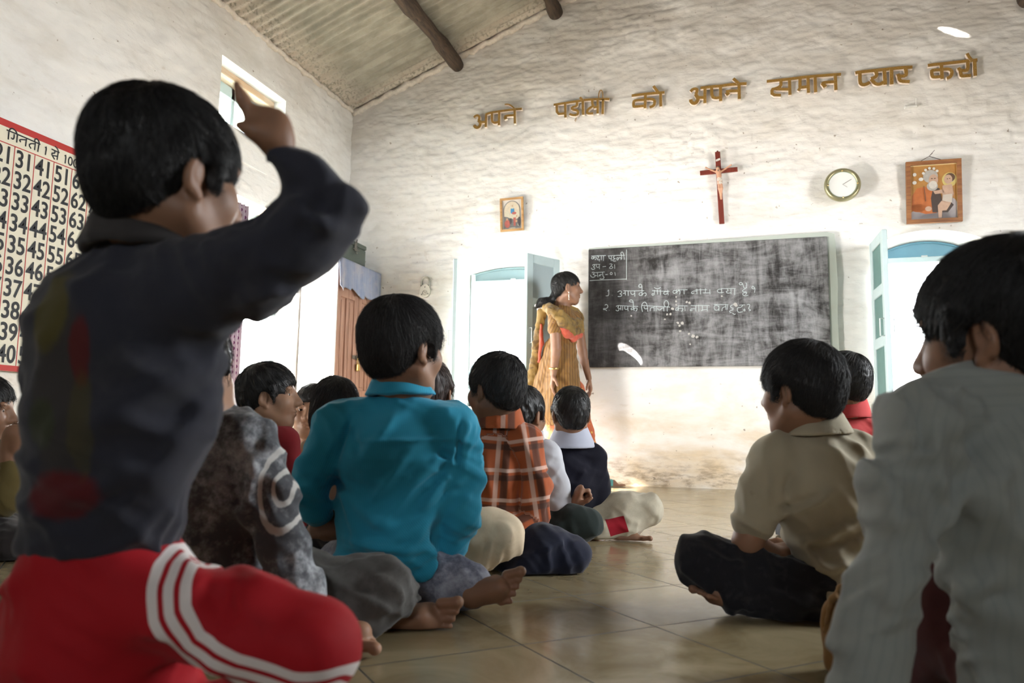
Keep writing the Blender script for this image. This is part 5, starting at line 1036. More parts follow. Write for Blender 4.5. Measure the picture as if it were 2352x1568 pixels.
# --- boy in the grey acid-washed jacket
m, N, c, b, co = denim('acid_washed_jacket', (.078, .082, .092), (.50, .52, .55), 8., .44, .70, .8)
rg = N.attr('ring'); nz = N.noise(co, 60., 3); rr = N.math('ADD', rg, N.math('MULTIPLY', N.math('SUBTRACT', nz, .5), .006))
band = N.math('MAXIMUM', N.math('MULTIPLY', N.ramp(rr, .0375, .0395), N.ramp(rr, .0475, .0455)), N.math('MULTIPLY', N.ramp(rr, .0125, .0145), N.ramp(rr, .0215, .0195))); N.link(N.mix(N.math('MULTIPLY', band, .85), c, (.62, .61, .58)), b.inputs['Base Color']); M_jack = m
M_gjean, _, _, _, _ = denim('grey_jeans', (.075, .072, .068), (.17, .165, .16), 5., .40, .70)
D3 = 1.38; H3 = Head(424, 856, 1.36, 16, 1.0, 0, 0)
def s3(V): o = pt(652, 1122, 1.31); q = V-o; return {'ring': ('FLOAT', np.where((q@Fh) < .06, np.hypot((q@Rh)*1.15+.35*(q@Uv)*0, (q@Uv)*.62), 1.))}
person('boy in grey acid-washed jacket with a white ring printed on the sleeve', H3, pt(480, 955, 1.38),
 [(D3, .75, [(490, 985, 0, 75), (480, 1130, 0, 140), (470, 1330, 0, 135)]), (D3, .9, [(430, 990, 0, 70), (545, 1000, -.01, 66)]), (D3, 1, [(568, 1010, -.02, 68), (618, 1130, -.04, 62), (652, 1250, -.06, 58), (690, 1350, -.07, 50), (712, 1400, -.07, 38)])],
 [(1.44, .85, [(500, 1350, -.04, 110), (640, 1345, -.01, 90)]), (1.44, 1, [(640, 1345, -.01, 85), (790, 1352, 0, 74), (880, 1355, 0, 72)]), (1.44, 1, [(885, 1365, 0, 68), (840, 1415, -.02, 48), (790, 1440, -.04, 42)])],
 [(D3, 1, [(712, 1400, -.07, 26), (722, 1430, -.07, 24)])]+foot(pt(770, 1462, 1.38), pt(812, 1470, 1.36), Zh, -Fh, .85)+hand(pt(718, 1415, 1.31), -Uv+.3*Rv, Fv, Rv, .8, (.2, .3, .2)),
 dict(skin=SK2, hair=HB, shirt=M_jack, pants=M_gjean), res=.0042, seed=23, nstr=900, fold=.005, pfold=.006, sattr=s3, shirtname='jacket', pantsname='jeans', group=None,
 sfx=[crease(pt(575, 960, 1.3), pt(600, 1090, 1.3), .012, -.008, Fv), crease(pt(600, 1000, 1.3), pt(560, 1200, 1.3), .012, .008, Fv)])

# --- boy in the turquoise shirt, centre
m, N, base, b, us, co = cloth('turquoise_cotton', (.028, .32, .49), var=.10, rough=.8, stripe=(1500., (.016, .21, .35), .45)); N.link(N.mix(N.ramp(N.noise(co, 3.5, 4), .55, .8, 0., .5), b.inputs['Base Color'].links[0].from_socket, (.03, .42, .64)), b.inputs['Base Color']); M_turq = m
M_ljean, N, c, b, co = denim('stone_washed_jeans', (.10, .105, .15), (.40, .42, .50), 9., .36, .66, .8)
D7 = 1.70; H7 = Head(928, 802, 1.70, 42, 1.0, 2, 0); T7 = lambda x, y: pt(x, y, 1.60)
person('boy in the turquoise shirt sitting at the centre with his back to the camera', H7, pt(918, 915, 1.71),
 [(D7, .72, [(912, 955, 0, 48), (908, 1040, 0, 136), (903, 1150, 0, 126), (895, 1285, 0, 124)]), (D7, .8, [(800, 985, 0, 70), (912, 965, 0, 66), (1030, 988, 0, 70)]), (D7, 1, [(770, 985, 0, 56), (728, 1070, -.02, 46), (712, 1118, -.02, 42)]), (D7, 1, [(712, 1115, -.02, 42), (722, 1170, .0, 36), (738, 1196, .02, 26)]),
  (D7, 1, [(1042, 985, 0, 60), (1062, 1090, 0, 50), (1056, 1185, -.01, 46)]), (D7, 1, [(1056, 1185, -.01, 46), (1035, 1245, .01, 40), (1022, 1275, .04, 30)]), (D7, .4, [(930, 1260, -.08, 70), (968, 1300, -.075, 40)])],
 [(D7, .85, [(880, 1300, .02, 120), (960, 1310, 0, 88)]), (D7, 1, [(960, 1320, -.01, 62), (1040, 1338, -.02, 60), (1085, 1345, -.03, 47)]), (D7, 1, [(800, 1300, .05, 70), (740, 1330, .10, 60)])],
 [(D7, 1, [(735, 1200, .02, 19), (728, 1212, .02, 18)])]+hand(pt(722, 1222, 1.71), Rv+.15*Uv, -Zh*.6+Fh*.4, Uv*.8-Rv*.2, .82, (.25, .3, .2), .05, .3)+foot(pt(895, 1425, 1.52), pt(985, 1418, 1.51), -Fh+Zh*.35, Zh, .92)+foot(pt(1085, 1365, 1.65), pt(1140, 1352, 1.64), -Fh+.3*Zh, Zh, .88)+[(D7, 1, [(880, 1330, -.05, 40), (895, 1425, -.18, 28)]), (D7, 1, [(1000, 1350, -.03, 36), (1085, 1365, -.05, 28)])],
 dict(skin=SK1, hair=HG, shirt=M_turq, pants=M_ljean), res=.0040, hres=.0045, seed=37, nstr=9000, hl=.05, puff=.003, fold=.0055, pantsname='jeans', lift=.2, srad=.0006,
 sfx=[crease(T7(760, 1130), T7(950, 1250), .016, .006, Fv), crease(T7(1050, 1080), T7(960, 1180), .014, .010, Fv), crease(T7(1065, 1095), T7(900, 1320), .012, .006, Fv), crease(T7(790, 985), T7(830, 1060), .014, -.009, Fv), crease(T7(930, 930), T7(800, 1080), .014, .005, Fv), crease(T7(740, 1110), T7(800, 1140), .010, -.012, Fv), crease(T7(770, 1250), T7(980, 1265), .010, .008, Fv), crease(T7(800, 1015), T7(1060, 1010), .005, .004, Fv), crease(T7(795, 960), T7(760, 1075), .005, -.006, Fv), crease(T7(1055, 965), T7(1045, 1085), .005, -.006, Fv)],
 sex=[Collar(pt(920, 905, 1.71), pt(920, 862, 1.715), .070, .056, .0045, .004), Collar(pt(920, 905, 1.71), pt(920, 866, 1.715), .077, .060, .0035, .004)])

# --- boy in orange plaid
m, N, base, b, us, co = cloth('orange_plaid', (.36, .085, .026), var=.12)
def band(s, per, w, off=0.): f = N.math('ABSOLUTE', N.math('SUBTRACT', N.math('FRACT', N.math('ADD', N.math('DIVIDE', s, per), off)), .5)); return N.ramp(f, w, w*.55)
c = N.mix(N.math('MULTIPLY', band(us[0], .085, .16, .1), .8), base, (.055, .028, .02)); c = N.mix(N.math('MULTIPLY', band(us[1], .085, .12, .3), .75), c, (.055, .028, .02)); c = N.mix(N.math('MULTIPLY', band(us[0], .085, .10, .38), .7), c, (.62, .42, .34)); c = N.mix(N.math('MULTIPLY', band(us[1], .085, .08, .55), .7), c, (.66, .46, .38)); N.link(c, b.inputs['Base Color']); M_plaid = m
M_navyt = simple('navy_trousers', (.012, .014, .030)); D9 = 2.24; H9 = Head(1137, 896, 2.24, -47, .94, 3, 0); T9 = lambda x, y: pt(x, y, 2.14)
person('boy in orange plaid shirt and navy trousers, facing left behind the turquoise shirt', H9, pt(1145, 985, 2.26),
 [(D9, .75, [(1140, 1005, 0, 36), (1130, 1080, 0, 98), (1125, 1200, 0, 94)]), (D9, .8, [(1075, 1012, 0, 44), (1140, 1004, 0, 40), (1195, 1012, 0, 44)]), (D9, 1, [(1203, 1015, -.02, 44), (1228, 1110, -.04, 34), (1228, 1185, -.05, 33)]), (D9, 1, [(1228, 1188, -.05, 32), (1200, 1215, -.08, 27), (1183, 1210, -.08, 24)])],
 [(2.16, .85, [(1135, 1235, .07, 78), (1195, 1252, .03, 60)]), (2.16, 1, [(1185, 1258, .02, 60), (1250, 1264, -.02, 58), (1312, 1272, -.03, 45)]), (2.16, 1, [(1300, 1288, -.04, 36), (1210, 1294, -.06, 34), (1165, 1296, -.04, 30)])],
 [(2.16, 1, [(1186, 1208, 0, 16), (1180, 1222, 0, 15)])]+hand(pt(1182, 1218, 2.15), -Uv+.2*Rv, Fh, Rv, .75, (.5, .6, .4)), dict(skin=SK3, hair=HG, shirt=M_plaid, pants=M_navyt), res=.0052, seed=41, nstr=5000, hl=.032, puff=.002, fold=.005, lift=.3, nr=.044,
 sfx=[crease(T9(1215, 1040), T9(1175, 1130), .012, -.010, Fv), crease(T9(1090, 1190), T9(1200, 1170), .012, .008, Fv), crease(T9(1200, 1060), T9(1190, 1180), .006, -.010, Fv)],
 sex=[Collar(pt(1148, 978, 2.25), pt(1149, 938, 2.255), .068, .056, .0055, .004), Collar(pt(1148, 982, 2.25), pt(1149, 944, 2.255), .077, .060, .004, .004)])

# --- boy hidden behind the turquoise shirt, beige knee showing
D8 = 2.45; H8 = Head(985, 905, 2.45, 12, .98)
person('brown haired boy behind the turquoise shirt, beige trouser knee beside the orange plaid', H8, pt(982, 985, 2.47),
 [(D8, .75, [(980, 1000, 0, 45), (975, 1090, 0, 85), (975, 1180, -.03, 85)]), (D8, .8, [(925, 1010, 0, 40), (1030, 1010, 0, 40)])],
 [(2.2, .9, [(980, 1210, .1, 78), (995, 1222, 0, 64)]), (2.03, 1, [(1020, 1225, .08, 68), (1110, 1232, 0, 64), (1158, 1224, -.02, 46)]), (2.03, 1, [(1156, 1240, -.02, 40), (1090, 1278, -.02, 32), (1040, 1295, 0, 28)])],
 [], dict(skin=SK1, hair=HBR, shirt=simple('coral_shirt', (.45, .09, .05)), pants=simple('beige_trousers', (.58, .47, .33), mottle=(6., (.44, .34, .22), .5, .7))), seed=52, nstr=1500, pfold=.007, res=.0055)

# --- boy in white shirt, dark green trousers
D10 = 2.70; H10 = Head(1204, 954, 2.70, 39, .92, 4)
person('boy in white shirt between the orange plaid shirt and the navy sweater', H10, pt(1212, 1022, 2.72),
 [(D10, .75, [(1215, 1045, 0, 30), (1215, 1110, 0, 66), (1215, 1190, 0, 62)]), (D10, .8, [(1175, 1045, 0, 36), (1250, 1045, 0, 38)]), (D10, 1, [(1254, 1048, 0, 36), (1276, 1120, -.02, 33), (1284, 1178, -.03, 30)]), (D10, 1, [(1284, 1178, -.03, 29), (1306, 1174, -.04, 21), (1312, 1168, -.04, 18)])],
 [(2.66, .9, [(1215, 1205, .02, 50), (1260, 1210, 0, 38)]), (2.66, 1, [(1250, 1210, 0, 40), (1320, 1202, -.03, 42), (1350, 1202, -.04, 36)]), (2.66, 1, [(1345, 1215, -.05, 26), (1270, 1228, -.06, 24), (1220, 1228, -.06, 24)])],
 [(D10, 1, [(1306, 1174, -.04, 13), (1316, 1164, -.04, 14), (1332, 1150, -.04, 14)])]+hand(pt(1314, 1168, 2.66), Uv*.9+.35*Rv, Rv-.5*Uv+.2*Fv, -Fv, .85, (1.15, 1.5, 1.1), .0, .6), dict(skin=SK1, hair=HB, shirt=simple('white_cotton', (.50, .51, .55), var=.05), pants=simple('dark_green_trousers', (.016, .024, .022))), seed=61, nstr=1500, hl=.035, res=.005, fold=.006, sex=[Collar(pt(1213, 1020, 2.71), pt(1213, 990, 2.715), .060, .052, .004, .004)])

# --- boy in navy sweater, pale collar, cream trousers with a red patch
D11 = 2.86; H11 = Head(1311, 952, 2.86, -6, .90, 3)
M_cream, N, c, b, co = denim('cream_trousers', (.50, .45, .34), (.68, .63, .50), 5., .40, .66)
pa = N.attr('patch_at', 1); pp = N.sep(pa); sq = N.math('MAXIMUM', N.math('DIVIDE', N.math('ABSOLUTE', pp[0]), .034), N.math('DIVIDE', N.math('ABSOLUTE', pp[1]), .028)); N.link(N.mix(N.ramp(sq, 1.04, .96), c, (.40, .015, .03)), b.inputs['Base Color'])
def p11(V): o = pt(1421, 1214, 2.7); q = V-o; u = q@Rh; v = q@Uv; k = (q@Fh) < .08; return {'patch_at': ('FLOAT_VECTOR', np.where(k[:, None], np.stack([u*.95+v*.3, v*.95-u*.25, u*0], -1), 1.))}
person('boy in navy sweater with pale collar and patched cream trousers', H11, pt(1312, 1025, 2.88),
 [(D11, .75, [(1312, 1048, 0, 32), (1312, 1100, 0, 74), (1310, 1180, 0, 72)]), (D11, .8, [(1270, 1050, 0, 34), (1312, 1044, 0, 33), (1358, 1050, 0, 34)]), (D11, 1, [(1362, 1052, 0, 32), (1378, 1120, -.02, 24), (1380, 1160, -.03, 22)]), (D11, 1, [(1380, 1160, -.03, 21), (1345, 1185, .02, 18)])],
 [(2.84, .9, [(1312, 1195, .02, 56), (1350, 1190, 0, 36)]), (2.84, 1, [(1350, 1190, 0, 36), (1430, 1165, -.02, 36), (1488, 1164, -.03, 33)]), (2.84, 1, [(1490, 1178, -.03, 29), (1440, 1206, -.06, 27), (1372, 1224, -.08, 23)])],
 [(2.84, 1, [(1440, 1215, -.05, 18), (1425, 1232, -.06, 14)])]+foot(pt(1420, 1238, 2.76), pt(1462, 1236, 2.75), Zh, -Fh, .72), dict(skin=SK1, hair=HB, shirt=simple('navy_wool', (.010, .010, .020), var=.15, weave=500.), pants=M_cream), seed=71, nstr=2200, hl=.03, res=.0048, pattr=p11, shirtname='sweater', fold=.004, pfold=.006,
 extra=[(('collar', 'pale blue shirt collar'), [Collar(pt(1312, 1023, 2.87), pt(1312, 983, 2.875), .088, .058, .006, .004), Collar(pt(1312, 1018, 2.87), pt(1312, 981, 2.875), .070, .055, .005, .004)], simple('pale_blue_collar', (.52, .55, .66), var=.05), .004, 0)])

# --- boy in khaki shirt, right of centre
m, N, base, b, us, co = cloth('khaki_cotton', (.36, .315, .225), var=.10, mottle=(3., (.42, .38, .29), .5, .75)); N.link(N.mix(N.math('MULTIPLY', N.ramp(N.noise(co, 14., 5), .66, .74), .35), b.inputs['Base Color'].links[0].from_socket if b.inputs['Base Color'].links else base, (.20, .16, .10)), b.inputs['Base Color']); M_khaki = m
D12 = 1.72; H12 = Head(1838, 898, 1.72, -38, .95, 4, 0); T12 = lambda x, y: pt(x, y, 1.62)
person('boy in khaki shirt and black trousers sitting cross-legged right of centre, looking left', H12, pt(1868, 985, 1.74),
 [(D12, .75, [(1868, 1010, 0, 44), (1885, 1100, 0, 134), (1915, 1230, -.02, 104), (1922, 1320, -.05, 98), (1925, 1385, -.08, 92)]), (D12, .8, [(1775, 1058, 0, 58), (1868, 1022, 0, 58), (1975, 1055, .0, 62)]), (D12, 1, [(1785, 1055, -.01, 62), (1752, 1135, -.02, 56), (1734, 1192, -.03, 52)]), (D12, 1, [(1985, 1060, .02, 60), (1990, 1180, .05, 50), (1960, 1240, .12, 40)])],
 [(1.68, .85, [(1890, 1370, -.02, 92), (1830, 1360, -.02, 76)]), (1.68, 1, [(1850, 1362, -.02, 70), (1720, 1326, 0, 66), (1612, 1282, .03, 62)]), (1.68, 1, [(1612, 1298, .03, 54), (1690, 1362, -.02, 40), (1800, 1388, -.06, 42)]), (1.68, 1, [(1900, 1340, .1, 70), (1990, 1330, .25, 62)])],
 [(D12, 1, [(1745, 1170, -.02, 36), (1722, 1228, -.03, 33), (1716, 1248, -.03, 32)]), (D12, 1, [(1716, 1248, -.03, 33), (1772, 1272, .03, 25)]), (D12, 1, [(1955, 1245, .14, 26), (1850, 1268, .12, 24)])]+hand(pt(1772, 1270, 1.75), Rv+.1*Uv+.3*Fh, -Uv, Uv*.3+Fh, .85, (.4, .5, .4))+hand(pt(1845, 1265, 1.84), -Rv+.1*Uv, -Uv, Uv, .8, (.5, .5, .4))+foot(pt(1690, 1385, 1.66), pt(1648, 1372, 1.66), Zh, Fh, .8),
 dict(skin=SK1, hair=HG, shirt=M_khaki, pants=simple('black_trousers', (.014, .014, .018), mottle=(30., (.028, .028, .032), .5, .7))), res=.0048, hres=.0045, seed=83, nstr=8000, hl=.042, puff=.003, fold=.0055, lift=.22, sk=.011,
 sfx=[crease(T12(1690, 1195), T12(1790, 1240), .006, .004, Fv), crease(T12(1800, 1060), T12(1785, 1200), .012, -.011, Fv), crease(T12(1805, 1200), T12(1920, 1125), .010, .008, Fv), crease(T12(1805, 1185), T12(1900, 1130), .008, -.008, Fv), crease(T12(1835, 1265), T12(1985, 1190), .010, .009, Fv), crease(T12(1840, 1285), T12(1990, 1225), .009, -.007, Fv), crease(T12(1838, 1250), T12(1900, 1310), .010, .011, Fv), crease(T12(1850, 1310), T12(1960, 1290), .009, .008, Fv), crease(T12(1845, 1340), T12(1890, 1400), .008, -.009, Fv), crease(T12(1840, 1300), T12(1900, 1390), .012, -.009, Fv), crease(T12(1835, 1090), T12(1810, 1150), .010, -.008, Fv)],
 sex=[Collar(pt(1872, 990, 1.73), pt(1868, 950, 1.735), .068, .057, .0045, .004), Collar(pt(1872, 996, 1.73), pt(1868, 957, 1.735), .079, .062, .0035, .004)])

# --- boy in red behind the khaki shirt
D13 = 2.75; H13 = Head(1936, 880, 2.75, -30, .98)
person('boy in red collared shirt almost hidden behind the khaki shirt', H13, pt(1945, 955, 2.77),
 [(D13, .75, [(1948, 990, 0, 32), (1955, 1060, 0, 90), (1955, 1180, 0, 85)]), (D13, .8, [(1890, 990, 0, 38), (1948, 982, 0, 36), (2005, 990, 0, 40)]), (D13, 1, [(1888, 995, 0, 38), (1872, 1090, 0, 33), (1885, 1140, -.02, 30)]), (D13, 1, [(1885, 1140, -.02, 30), (1925, 1175, .12, 22)]), (D13, 1, [(2008, 995, 0, 38), (2028, 1090, 0, 33), (2020, 1140, 0, 30)]), (D13, 1, [(2020, 1140, 0, 30), (1985, 1175, .14, 22)])], [(D13, .9, [(1950, 1190, 0, 88), (1950, 1225, 0, 82)]), (D13, 1, [(1920, 1225, 0, 55), (1850, 1222, .12, 46), (1820, 1222, .2, 38)]), (D13, 1, [(1985, 1225, 0, 55), (2060, 1222, .12, 46), (2085, 1222, .2, 38)]), (D13, 1, [(1830, 1232, .22, 34), (1960, 1236, .3, 30), (2070, 1232, .22, 34)])], [(D13, 1, [(1925, 1175, .12, 16), (1945, 1185, .16, 15)]), (D13, 1, [(1985, 1175, .14, 16), (1965, 1185, .18, 15)])],
 dict(skin=SK3, hair=HB, shirt=simple('tomato_red_shirt', (.42, .045, .045), var=.08), pants=simple('grey_trousers', (.05, .05, .055))), res=.006, seed=91, lift=.08, nstr=2500, sex=[Collar(pt(1948, 955, 2.76), pt(1946, 918, 2.765), .076, .062, .005, .004)])

# --- boy in grey-green shirt, nearest on the right
m, N, base, b, us, co = cloth('grey_green_cotton', (.25, .265, .25), var=.08, stripe=(520., (.21, .225, .22), .4), mottle=(3., (.31, .335, .325), .5, .75)); M_grey = m
D14 = .95; H14 = Head(2300, 776, .985, -38, 1.08, 6, 0); T14 = lambda x, y: pt(x, y, .86)
person('boy in grey green shirt nearest on the right, leaning on his straight left arm', H14, pt(2345, 905, 1.03),
 [(D14, .75, [(2350, 915, 0, 100), (2360, 1100, 0, 228), (2400, 1330, 0, 205), (2420, 1600, 0, 200)]), (D14, .8, [(2140, 948, -.01, 88), (2330, 912, 0, 104), (2520, 935, .02, 92)]), (D14, 1, [(2120, 965, -.02, 98), (2085, 1120, -.04, 84), (2052, 1290, -.06, 80)]), (D14, 1, [(2052, 1290, -.06, 80), (2005, 1450, -.08, 86), (1985, 1600, -.09, 84)])],
 [(1., .85, [(2420, 1600, 0, 180), (2380, 1760, 0, 190)]), (1., 1, [(2380, 1580, 0, 130), (2190, 1395, .12, 122), (2110, 1500, .2, 112)])],
 [(D14, 1, [(1985, 1600, -.09, 46), (1975, 1700, -.1, 40)])]+hand(pt(1975, 1700, .85), -Uv, Fv, Rv, .85, (.1, .2, .2)), dict(skin=SK1, hair=HB, shirt=M_grey, pants=simple('maroon_trousers', (.10, .035, .035))), res=.0046, hres=.0042, seed=101, nstr=8000, hl=.05, puff=.003, fold=.0075, lift=.18, sk=.010,
 sfx=[crease(T14(2145, 900), T14(2150, 1300), .012, -.010, Fv), crease(T14(2120, 890), T14(2110, 1060), .008, .008, Fv), crease(T14(2150, 930), T14(2180, 1150), .014, .009, Fv), crease(T14(2160, 1250), T14(2352, 1040), .016, .011, Fv), crease(T14(2030, 1020), T14(2060, 1250), .010, .008, Fv), crease(T14(2000, 1380), T14(2120, 1300), .014, .011, Fv), crease(T14(1960, 1460), T14(2080, 1420), .012, -.008, Fv), crease(T14(2200, 1500), T14(2352, 1300), .016, .008, Fv)],
 sex=[Collar(pt(2340, 872, .985), pt(2330, 822, .995), .082, .068, .006, .005)])

# --- boy in red in profile
D4 = 2.36; H4 = Head(620, 912, 2.36, 83, .93, -2)
person('boy in dark red shirt in profile facing right, before the bright doorway', H4, pt(592, 1000, 2.37),
 [(D4, .75, [(590, 1010, 0, 48), (590, 1100, 0, 92), (590, 1230, 0, 90)]), (D4, .8, [(545, 1030, 0, 44), (640, 1012, -.02, 42)]), (D4, 1, [(645, 1020, -.03, 42), (662, 1110, -.04, 38), (668, 1200, -.04, 34)])], [(D4, .9, [(600, 1260, 0, 95), (700, 1280, -.05, 70)])], [],
 dict(skin=SK2, hair=HB, shirt=simple('dark_red_shirt', (.30, .022, .03), var=.1), pants=simple('dark_trousers', (.03, .03, .035))), res=.0042, hres=.005, seed=111, nstr=2200, hl=.045, puff=.001, brows=True, nr=.045)
# --- child looking back
D5 = 2.95; H5 = Head(716, 945, 2.95, 176, .93, 4, -6)
person('child turning round to look at the camera between the red shirt and the bobbed hair', H5, pt(700, 1030, 3.0),
 [(3.02, .75, [(700, 1045, 0, 42), (695, 1120, 0, 66), (695, 1220, 0, 66)]), (3.02, .8, [(655, 1055, 0, 32), (745, 1055, 0, 32)]), (3.02, 1, [(650, 1058, 0, 30), (640, 1130, 0, 26), (665, 1185, -.05, 20)]), (3.02, 1, [(750, 1058, 0, 30), (760, 1130, 0, 26), (735, 1185, -.05, 20)])], [(3.02, 1, [(700, 1222, 0, 50), (630, 1222, -.06, 40), (690, 1232, -.1, 30)]), (3.02, 1, [(700, 1222, 0, 50), (775, 1222, -.06, 40), (715, 1232, -.1, 30)]), (3.02, .9, [(700, 1215, 0, 70), (700, 1235, 0, 70)])], [],
 dict(skin=SK2, hair=HB, shirt=simple('pale_beige_shirt', (.55, .47, .36)), pants=simple('brown_trousers', (.08, .06, .05))), res=.0038, seed=121, nstr=1200, brows=True)
# --- girl with bobbed hair
D6 = 2.56; H6 = Head(768, 942, 2.56, -18, .97, 2)
person('girl with smooth black bobbed hair and beige top beside the turquoise shirt', H6, pt(765, 1010, 2.58),
 [(D6, .75, [(762, 1030, 0, 44), (755, 1110, 0, 78), (755, 1230, 0, 78)]), (D6, .8, [(715, 1045, 0, 34), (815, 1045, 0, 36)]), (D6, 1, [(708, 1050, 0, 32), (692, 1130, 0, 28), (715, 1200, .1, 22)]), (D6, 1, [(820, 1050, 0, 32), (835, 1130, 0, 28), (810, 1200, .1, 22)])], [(D6, 1, [(760, 1262, 0, 60), (690, 1258, .07, 48), (740, 1270, .12, 36)]), (D6, 1, [(760, 1262, 0, 60), (840, 1258, .07, 48), (780, 1270, .12, 36)]), (D6, .9, [(760, 1245, 0, 85), (760, 1270, 0, 85)])], [],
 dict(skin=SK1, hair=HB, shirt=simple('beige_top', (.50, .41, .29)), pants=simple('dark_skirt', (.05, .04, .05))), seed=131, hairstyle='bob', nstr=3000, hl=.07, res=.0055, pantsname='skirt', lift=.03, srad=.0008)
# --- child at the left edge
D16 = 2.30; H16 = Head(-42, 942, 2.30, 72, .95, 6)
person('child in olive yellow top at the left edge, hands held up below the chin', H16, pt(-46, 1018, 2.32),
 [(D16, .75, [(-40, 1042, 0, 42), (-45, 1130, 0, 80), (-40, 1232, 0, 78)]), (D16, 1, [(-18, 1050, -.05, 42), (8, 1140, -.10, 34), (12, 1152, -.1, 32)]), (D16, 1, [(12, 1152, -.10, 32), (22, 1100, -.10, 25), (20, 1066, -.10, 20)])], [(D16, .9, [(-30, 1242, 0, 90), (25, 1262, -.1, 60)])],
 [(D16, 1, [(20, 1066, -.10, 16), (20, 1050, -.10, 15)])]+hand(pt(20, 1050, 2.2), Uv+.2*Rv, Fh-.3*Rh, Rv, .9, (.7, .9, .6)), dict(skin=SK1, hair=HB, shirt=simple('olive_yellow_top', (.12, .09, .03), mottle=(8., (.30, .28, .22), .55, .7)), pants=simple('dark_cloth', (.03, .025, .025))), seed=141, nstr=2000, res=.005, brows=True)

# --- the teacher
M_kurta, N, base, b, us, co = cloth('golden_brown_kurta', (.23, .12, .035), var=.15, rough=.55, stripe=(330., (.10, .045, .015), .75), mottle=(18., (.26, .12, .03), .5, .7)); 
M_salwar, N, base, b, us, co = cloth('coral_print', (.50, .12, .05), var=.2); v = N.t.nodes.new('ShaderNodeTexVoronoi'); N.link(co, v.inputs[0]); v.inputs['Scale'].default_value = 30.; N.link(N.mix(N.ramp(v.outputs[0], .30, .22), base, (.70, .48, .12)), b.inputs['Base Color'])
M_scarf, N, base, b, us, co = cloth('gold_olive_scarf', (.25, .155, .045), var=.2, rough=.5, mottle=(14., (.12, .07, .025), .45, .62)); M_coral = simple('coral_scarf_edge', (.52, .10, .06), rough=.5)
DT = 5.36; HT = Head(1303, 662, DT, 86, 1.05, 0, -2); TT = lambda x, y, d=0.: pt(x, y, DT+d)
def capx(*pts_, fl=1., n=None, k=.012): return [c for c in chain(list(pts_), DT, fl, k, n=n)]
flower = []
g = rngs(4)
for k in range(14): flower.append(Ell(TT(1240+g.uniform(-8, 8), 700+g.uniform(-13, 13), g.uniform(-.03, .03)), (.016, .012, .016), None, .006))
tail = capx((1256, 706, .02, 8), (1246, 716, .0, 11), (1237, 765, .02, 11), (1229, 825, .04, 12), (1219, 890, .06, 13), fl=.6)
drape = capx((1254, 704, -.02, 9), (1266, 714, -.13, 11), (1290, 741, -.19, 12), (1314, 764, -.11, 11), (1332, 758, .03, 9), (1332, 732, .13, 9), (1320, 714, .14, 9), (1304, 704, .09, 8))+capx((1262, 703, -.08, 9), (1287, 722, -.16, 11), (1312, 744, -.10, 11), (1328, 738, .05, 9))+capx((1256, 704, .02, 9), (1275, 699, .08, 9), (1298, 702, .10, 8))+capx((1254, 706, -.04, 9), (1275, 722, -.16, 9), (1300, 748, -.16, 9))
coral = capx((1282, 744, -.18, 7), (1300, 765, -.17, 9), (1318, 775, -.09, 9), (1333, 768, .03, 7))+capx((1243, 745, -.0, 4), (1243, 790, -.0, 5), (1238, 830, .02, 4))
ear_ = MB(); e0 = HT.w((.076, .0, -.044)); ear_.ball(e0, .005, 8, 6); ear_.tube([e0, e0-Zh*.045], [.0022, .0035], 6); ear_.ball(e0-Zh*.05, .005, 8, 6)
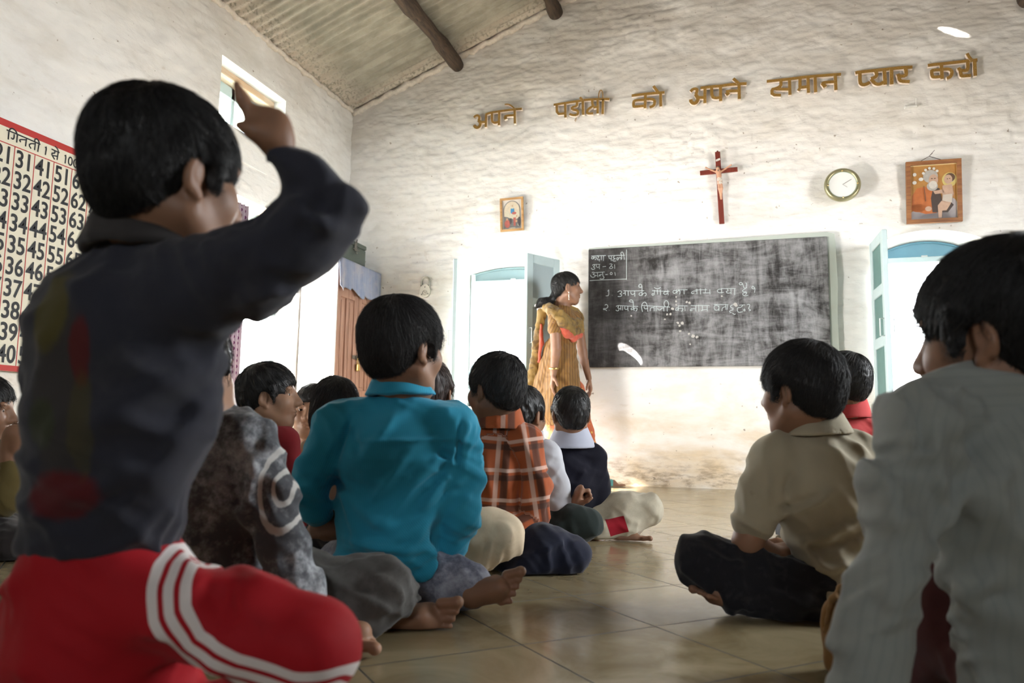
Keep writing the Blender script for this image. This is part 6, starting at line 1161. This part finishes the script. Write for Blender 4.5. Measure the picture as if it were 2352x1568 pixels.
t_ = person('woman in golden brown kurta and scarf standing by the chalkboard, face turned to it', HT, TT(1291, 716), [(DT, 1.2, [(1292, 716, 0, 20), (1293, 745, 0, 33), (1294, 792, 0, 29), (1292, 840, 0, 35), (1290, 895, 0, 46), (1292, 940, 0, 50)]), (DT, 1, [(1290, 722, 0, 18), (1276, 728, -.13, 17), (1274, 755, -.16, 16.5)]), (DT, 1, [(1295, 722, 0, 18), (1322, 730, .13, 15), (1328, 755, .16, 14)]),
  (DT, 1, [(1275, 800, .02, 26), (1258, 880, .03, 32), (1252, 930, .03, 34)])],
 [(DT, 1, [(1288, 900, 0, 36), (1290, 1000, 0, 38), (1296, 1085, 0, 22), (1298, 1102, 0, 13)]), (DT, 1, [(1310, 900, 0, 34), (1342, 1000, -.03, 22), (1372, 1090, .04, 15), (1380, 1102, .06, 12)])],
 [(DT, 1, [(1274, 745, -.16, 13), (1277, 800, -.17, 11.5), (1276, 815, -.17, 10.5), (1271, 858, -.15, 7.5)]), (DT, 1, [(1328, 745, .16, 12), (1338, 808, .18, 10.5), (1342, 830, .17, 9.5), (1352, 868, .12, 7)]), (DT, 1, [(1296, 1085, 0, 12), (1298, 1105, 0, 10)]), (DT, 1, [(1376, 1085, -.05, 11), (1382, 1106, -.05, 10)])]
 +hand(TT(1271, 858, -.15), -Uv-.1*Rv, Rv, -Fv, 1.0, (.25, .35, .25), .08, .3)+hand(TT(1352, 868, .12), -Uv+.15*Rv, -Rv, -Fv, 1.0, (.3, .4, .3), .08, .3)+foot(TT(1386, 1113, .06), TT(1414, 1115, .05), Zh, Fh, 1.)+foot(TT(1300, 1112, .0), TT(1330, 1113, .0), Zh, -Fh, 1.),
 dict(skin=skinmat('warm_brown_skin', (.27, .14, .085)), hair=HB, shirt=M_kurta, pants=M_salwar), res=.0052, hres=.0045, seed=151, nstr=2500, hl=.07, hairstyle='tied', shirtname='kurta', pantsname='salwar', fold=.004, brows=True, smile=1., lift=.02, srad=.0007, nr=.045,
 extra=[('scarf', tail+drape, M_scarf, .005, .004), (('scarf_lining', 'coral lining of the scarf'), coral, M_coral, .0045, .003), ('hair_flower', flower, plain('white_petals', (.80, .74, .72), .7, var=.2, nscale=60), .004, .003),
  ('bangle', [Collar(TT(1272, 845, -.155), TT(1272, 847, -.155), .031, .031, .004, .002)], plain('gold_bangle', (.6, .42, .15), .3, .9), .0025, 0), ('sandal', [Cap(TT(1384, 1117, .06), TT(1420, 1118, .05), .034, .040, Zh, .25), Collar(TT(1398, 1114, .055), TT(1404, 1115, .055), .040, .040, .006, .004)], plain('teal_leather', (.10, .36, .34), .5, var=.3), .0045, 0)])
ob = ear_.build('earring', plain('pearl_earring', (.75, .70, .62), .25, .3), t_, True); q = np.array(t_.location, np.float32)
for v_ in ob.data.vertices: v_.co -= Vector(q)

# tan cloth bag on the floor behind the leaning boy's arm
B0 = 1.27; bg_ = [c for c in chain([(1955, 1385, 0, 52), (1945, 1440, 0, 58), (1950, 1500, 0, 62)], B0, .6, .02)]; sub = [c for c in chain([(1957, 1352, 0, 40), (1957, 1372, 0, 36)], B0, .45, .012)]
for c in sub: c.op = -1
V, F = polygonize(bg_+sub, .0045, [folds(160, .005)]); floorclamp(V)
bag = mesh_np('cloth_bag', V, F, simple('tan_canvas', (.34, .19, .075), var=.2, rough=.95)); tag(bag, 'tan cloth bag on the floor beside the sleeve of the leaning boy', 'bag')
V, F = polygonize(chain([(1905, 1395, -.01, 9), (1912, 1372, -.01, 9), (1935, 1352, 0, 9), (1975, 1345, 0, 9)], B0, 1., .01)+chain([(1905, 1395, -.01, 9), (1893, 1450, -.01, 8), (1900, 1490, 0, 8)], B0, 1., .01), .0035, [folds(161, .004)]); mesh_np('rolled_hem', V, F, simple('tan_hem', (.42, .26, .12), var=.2, rough=.95), bag)
origin_p(bag, pt(1950, 1500, B0)*np.array((1, 1, 0)))
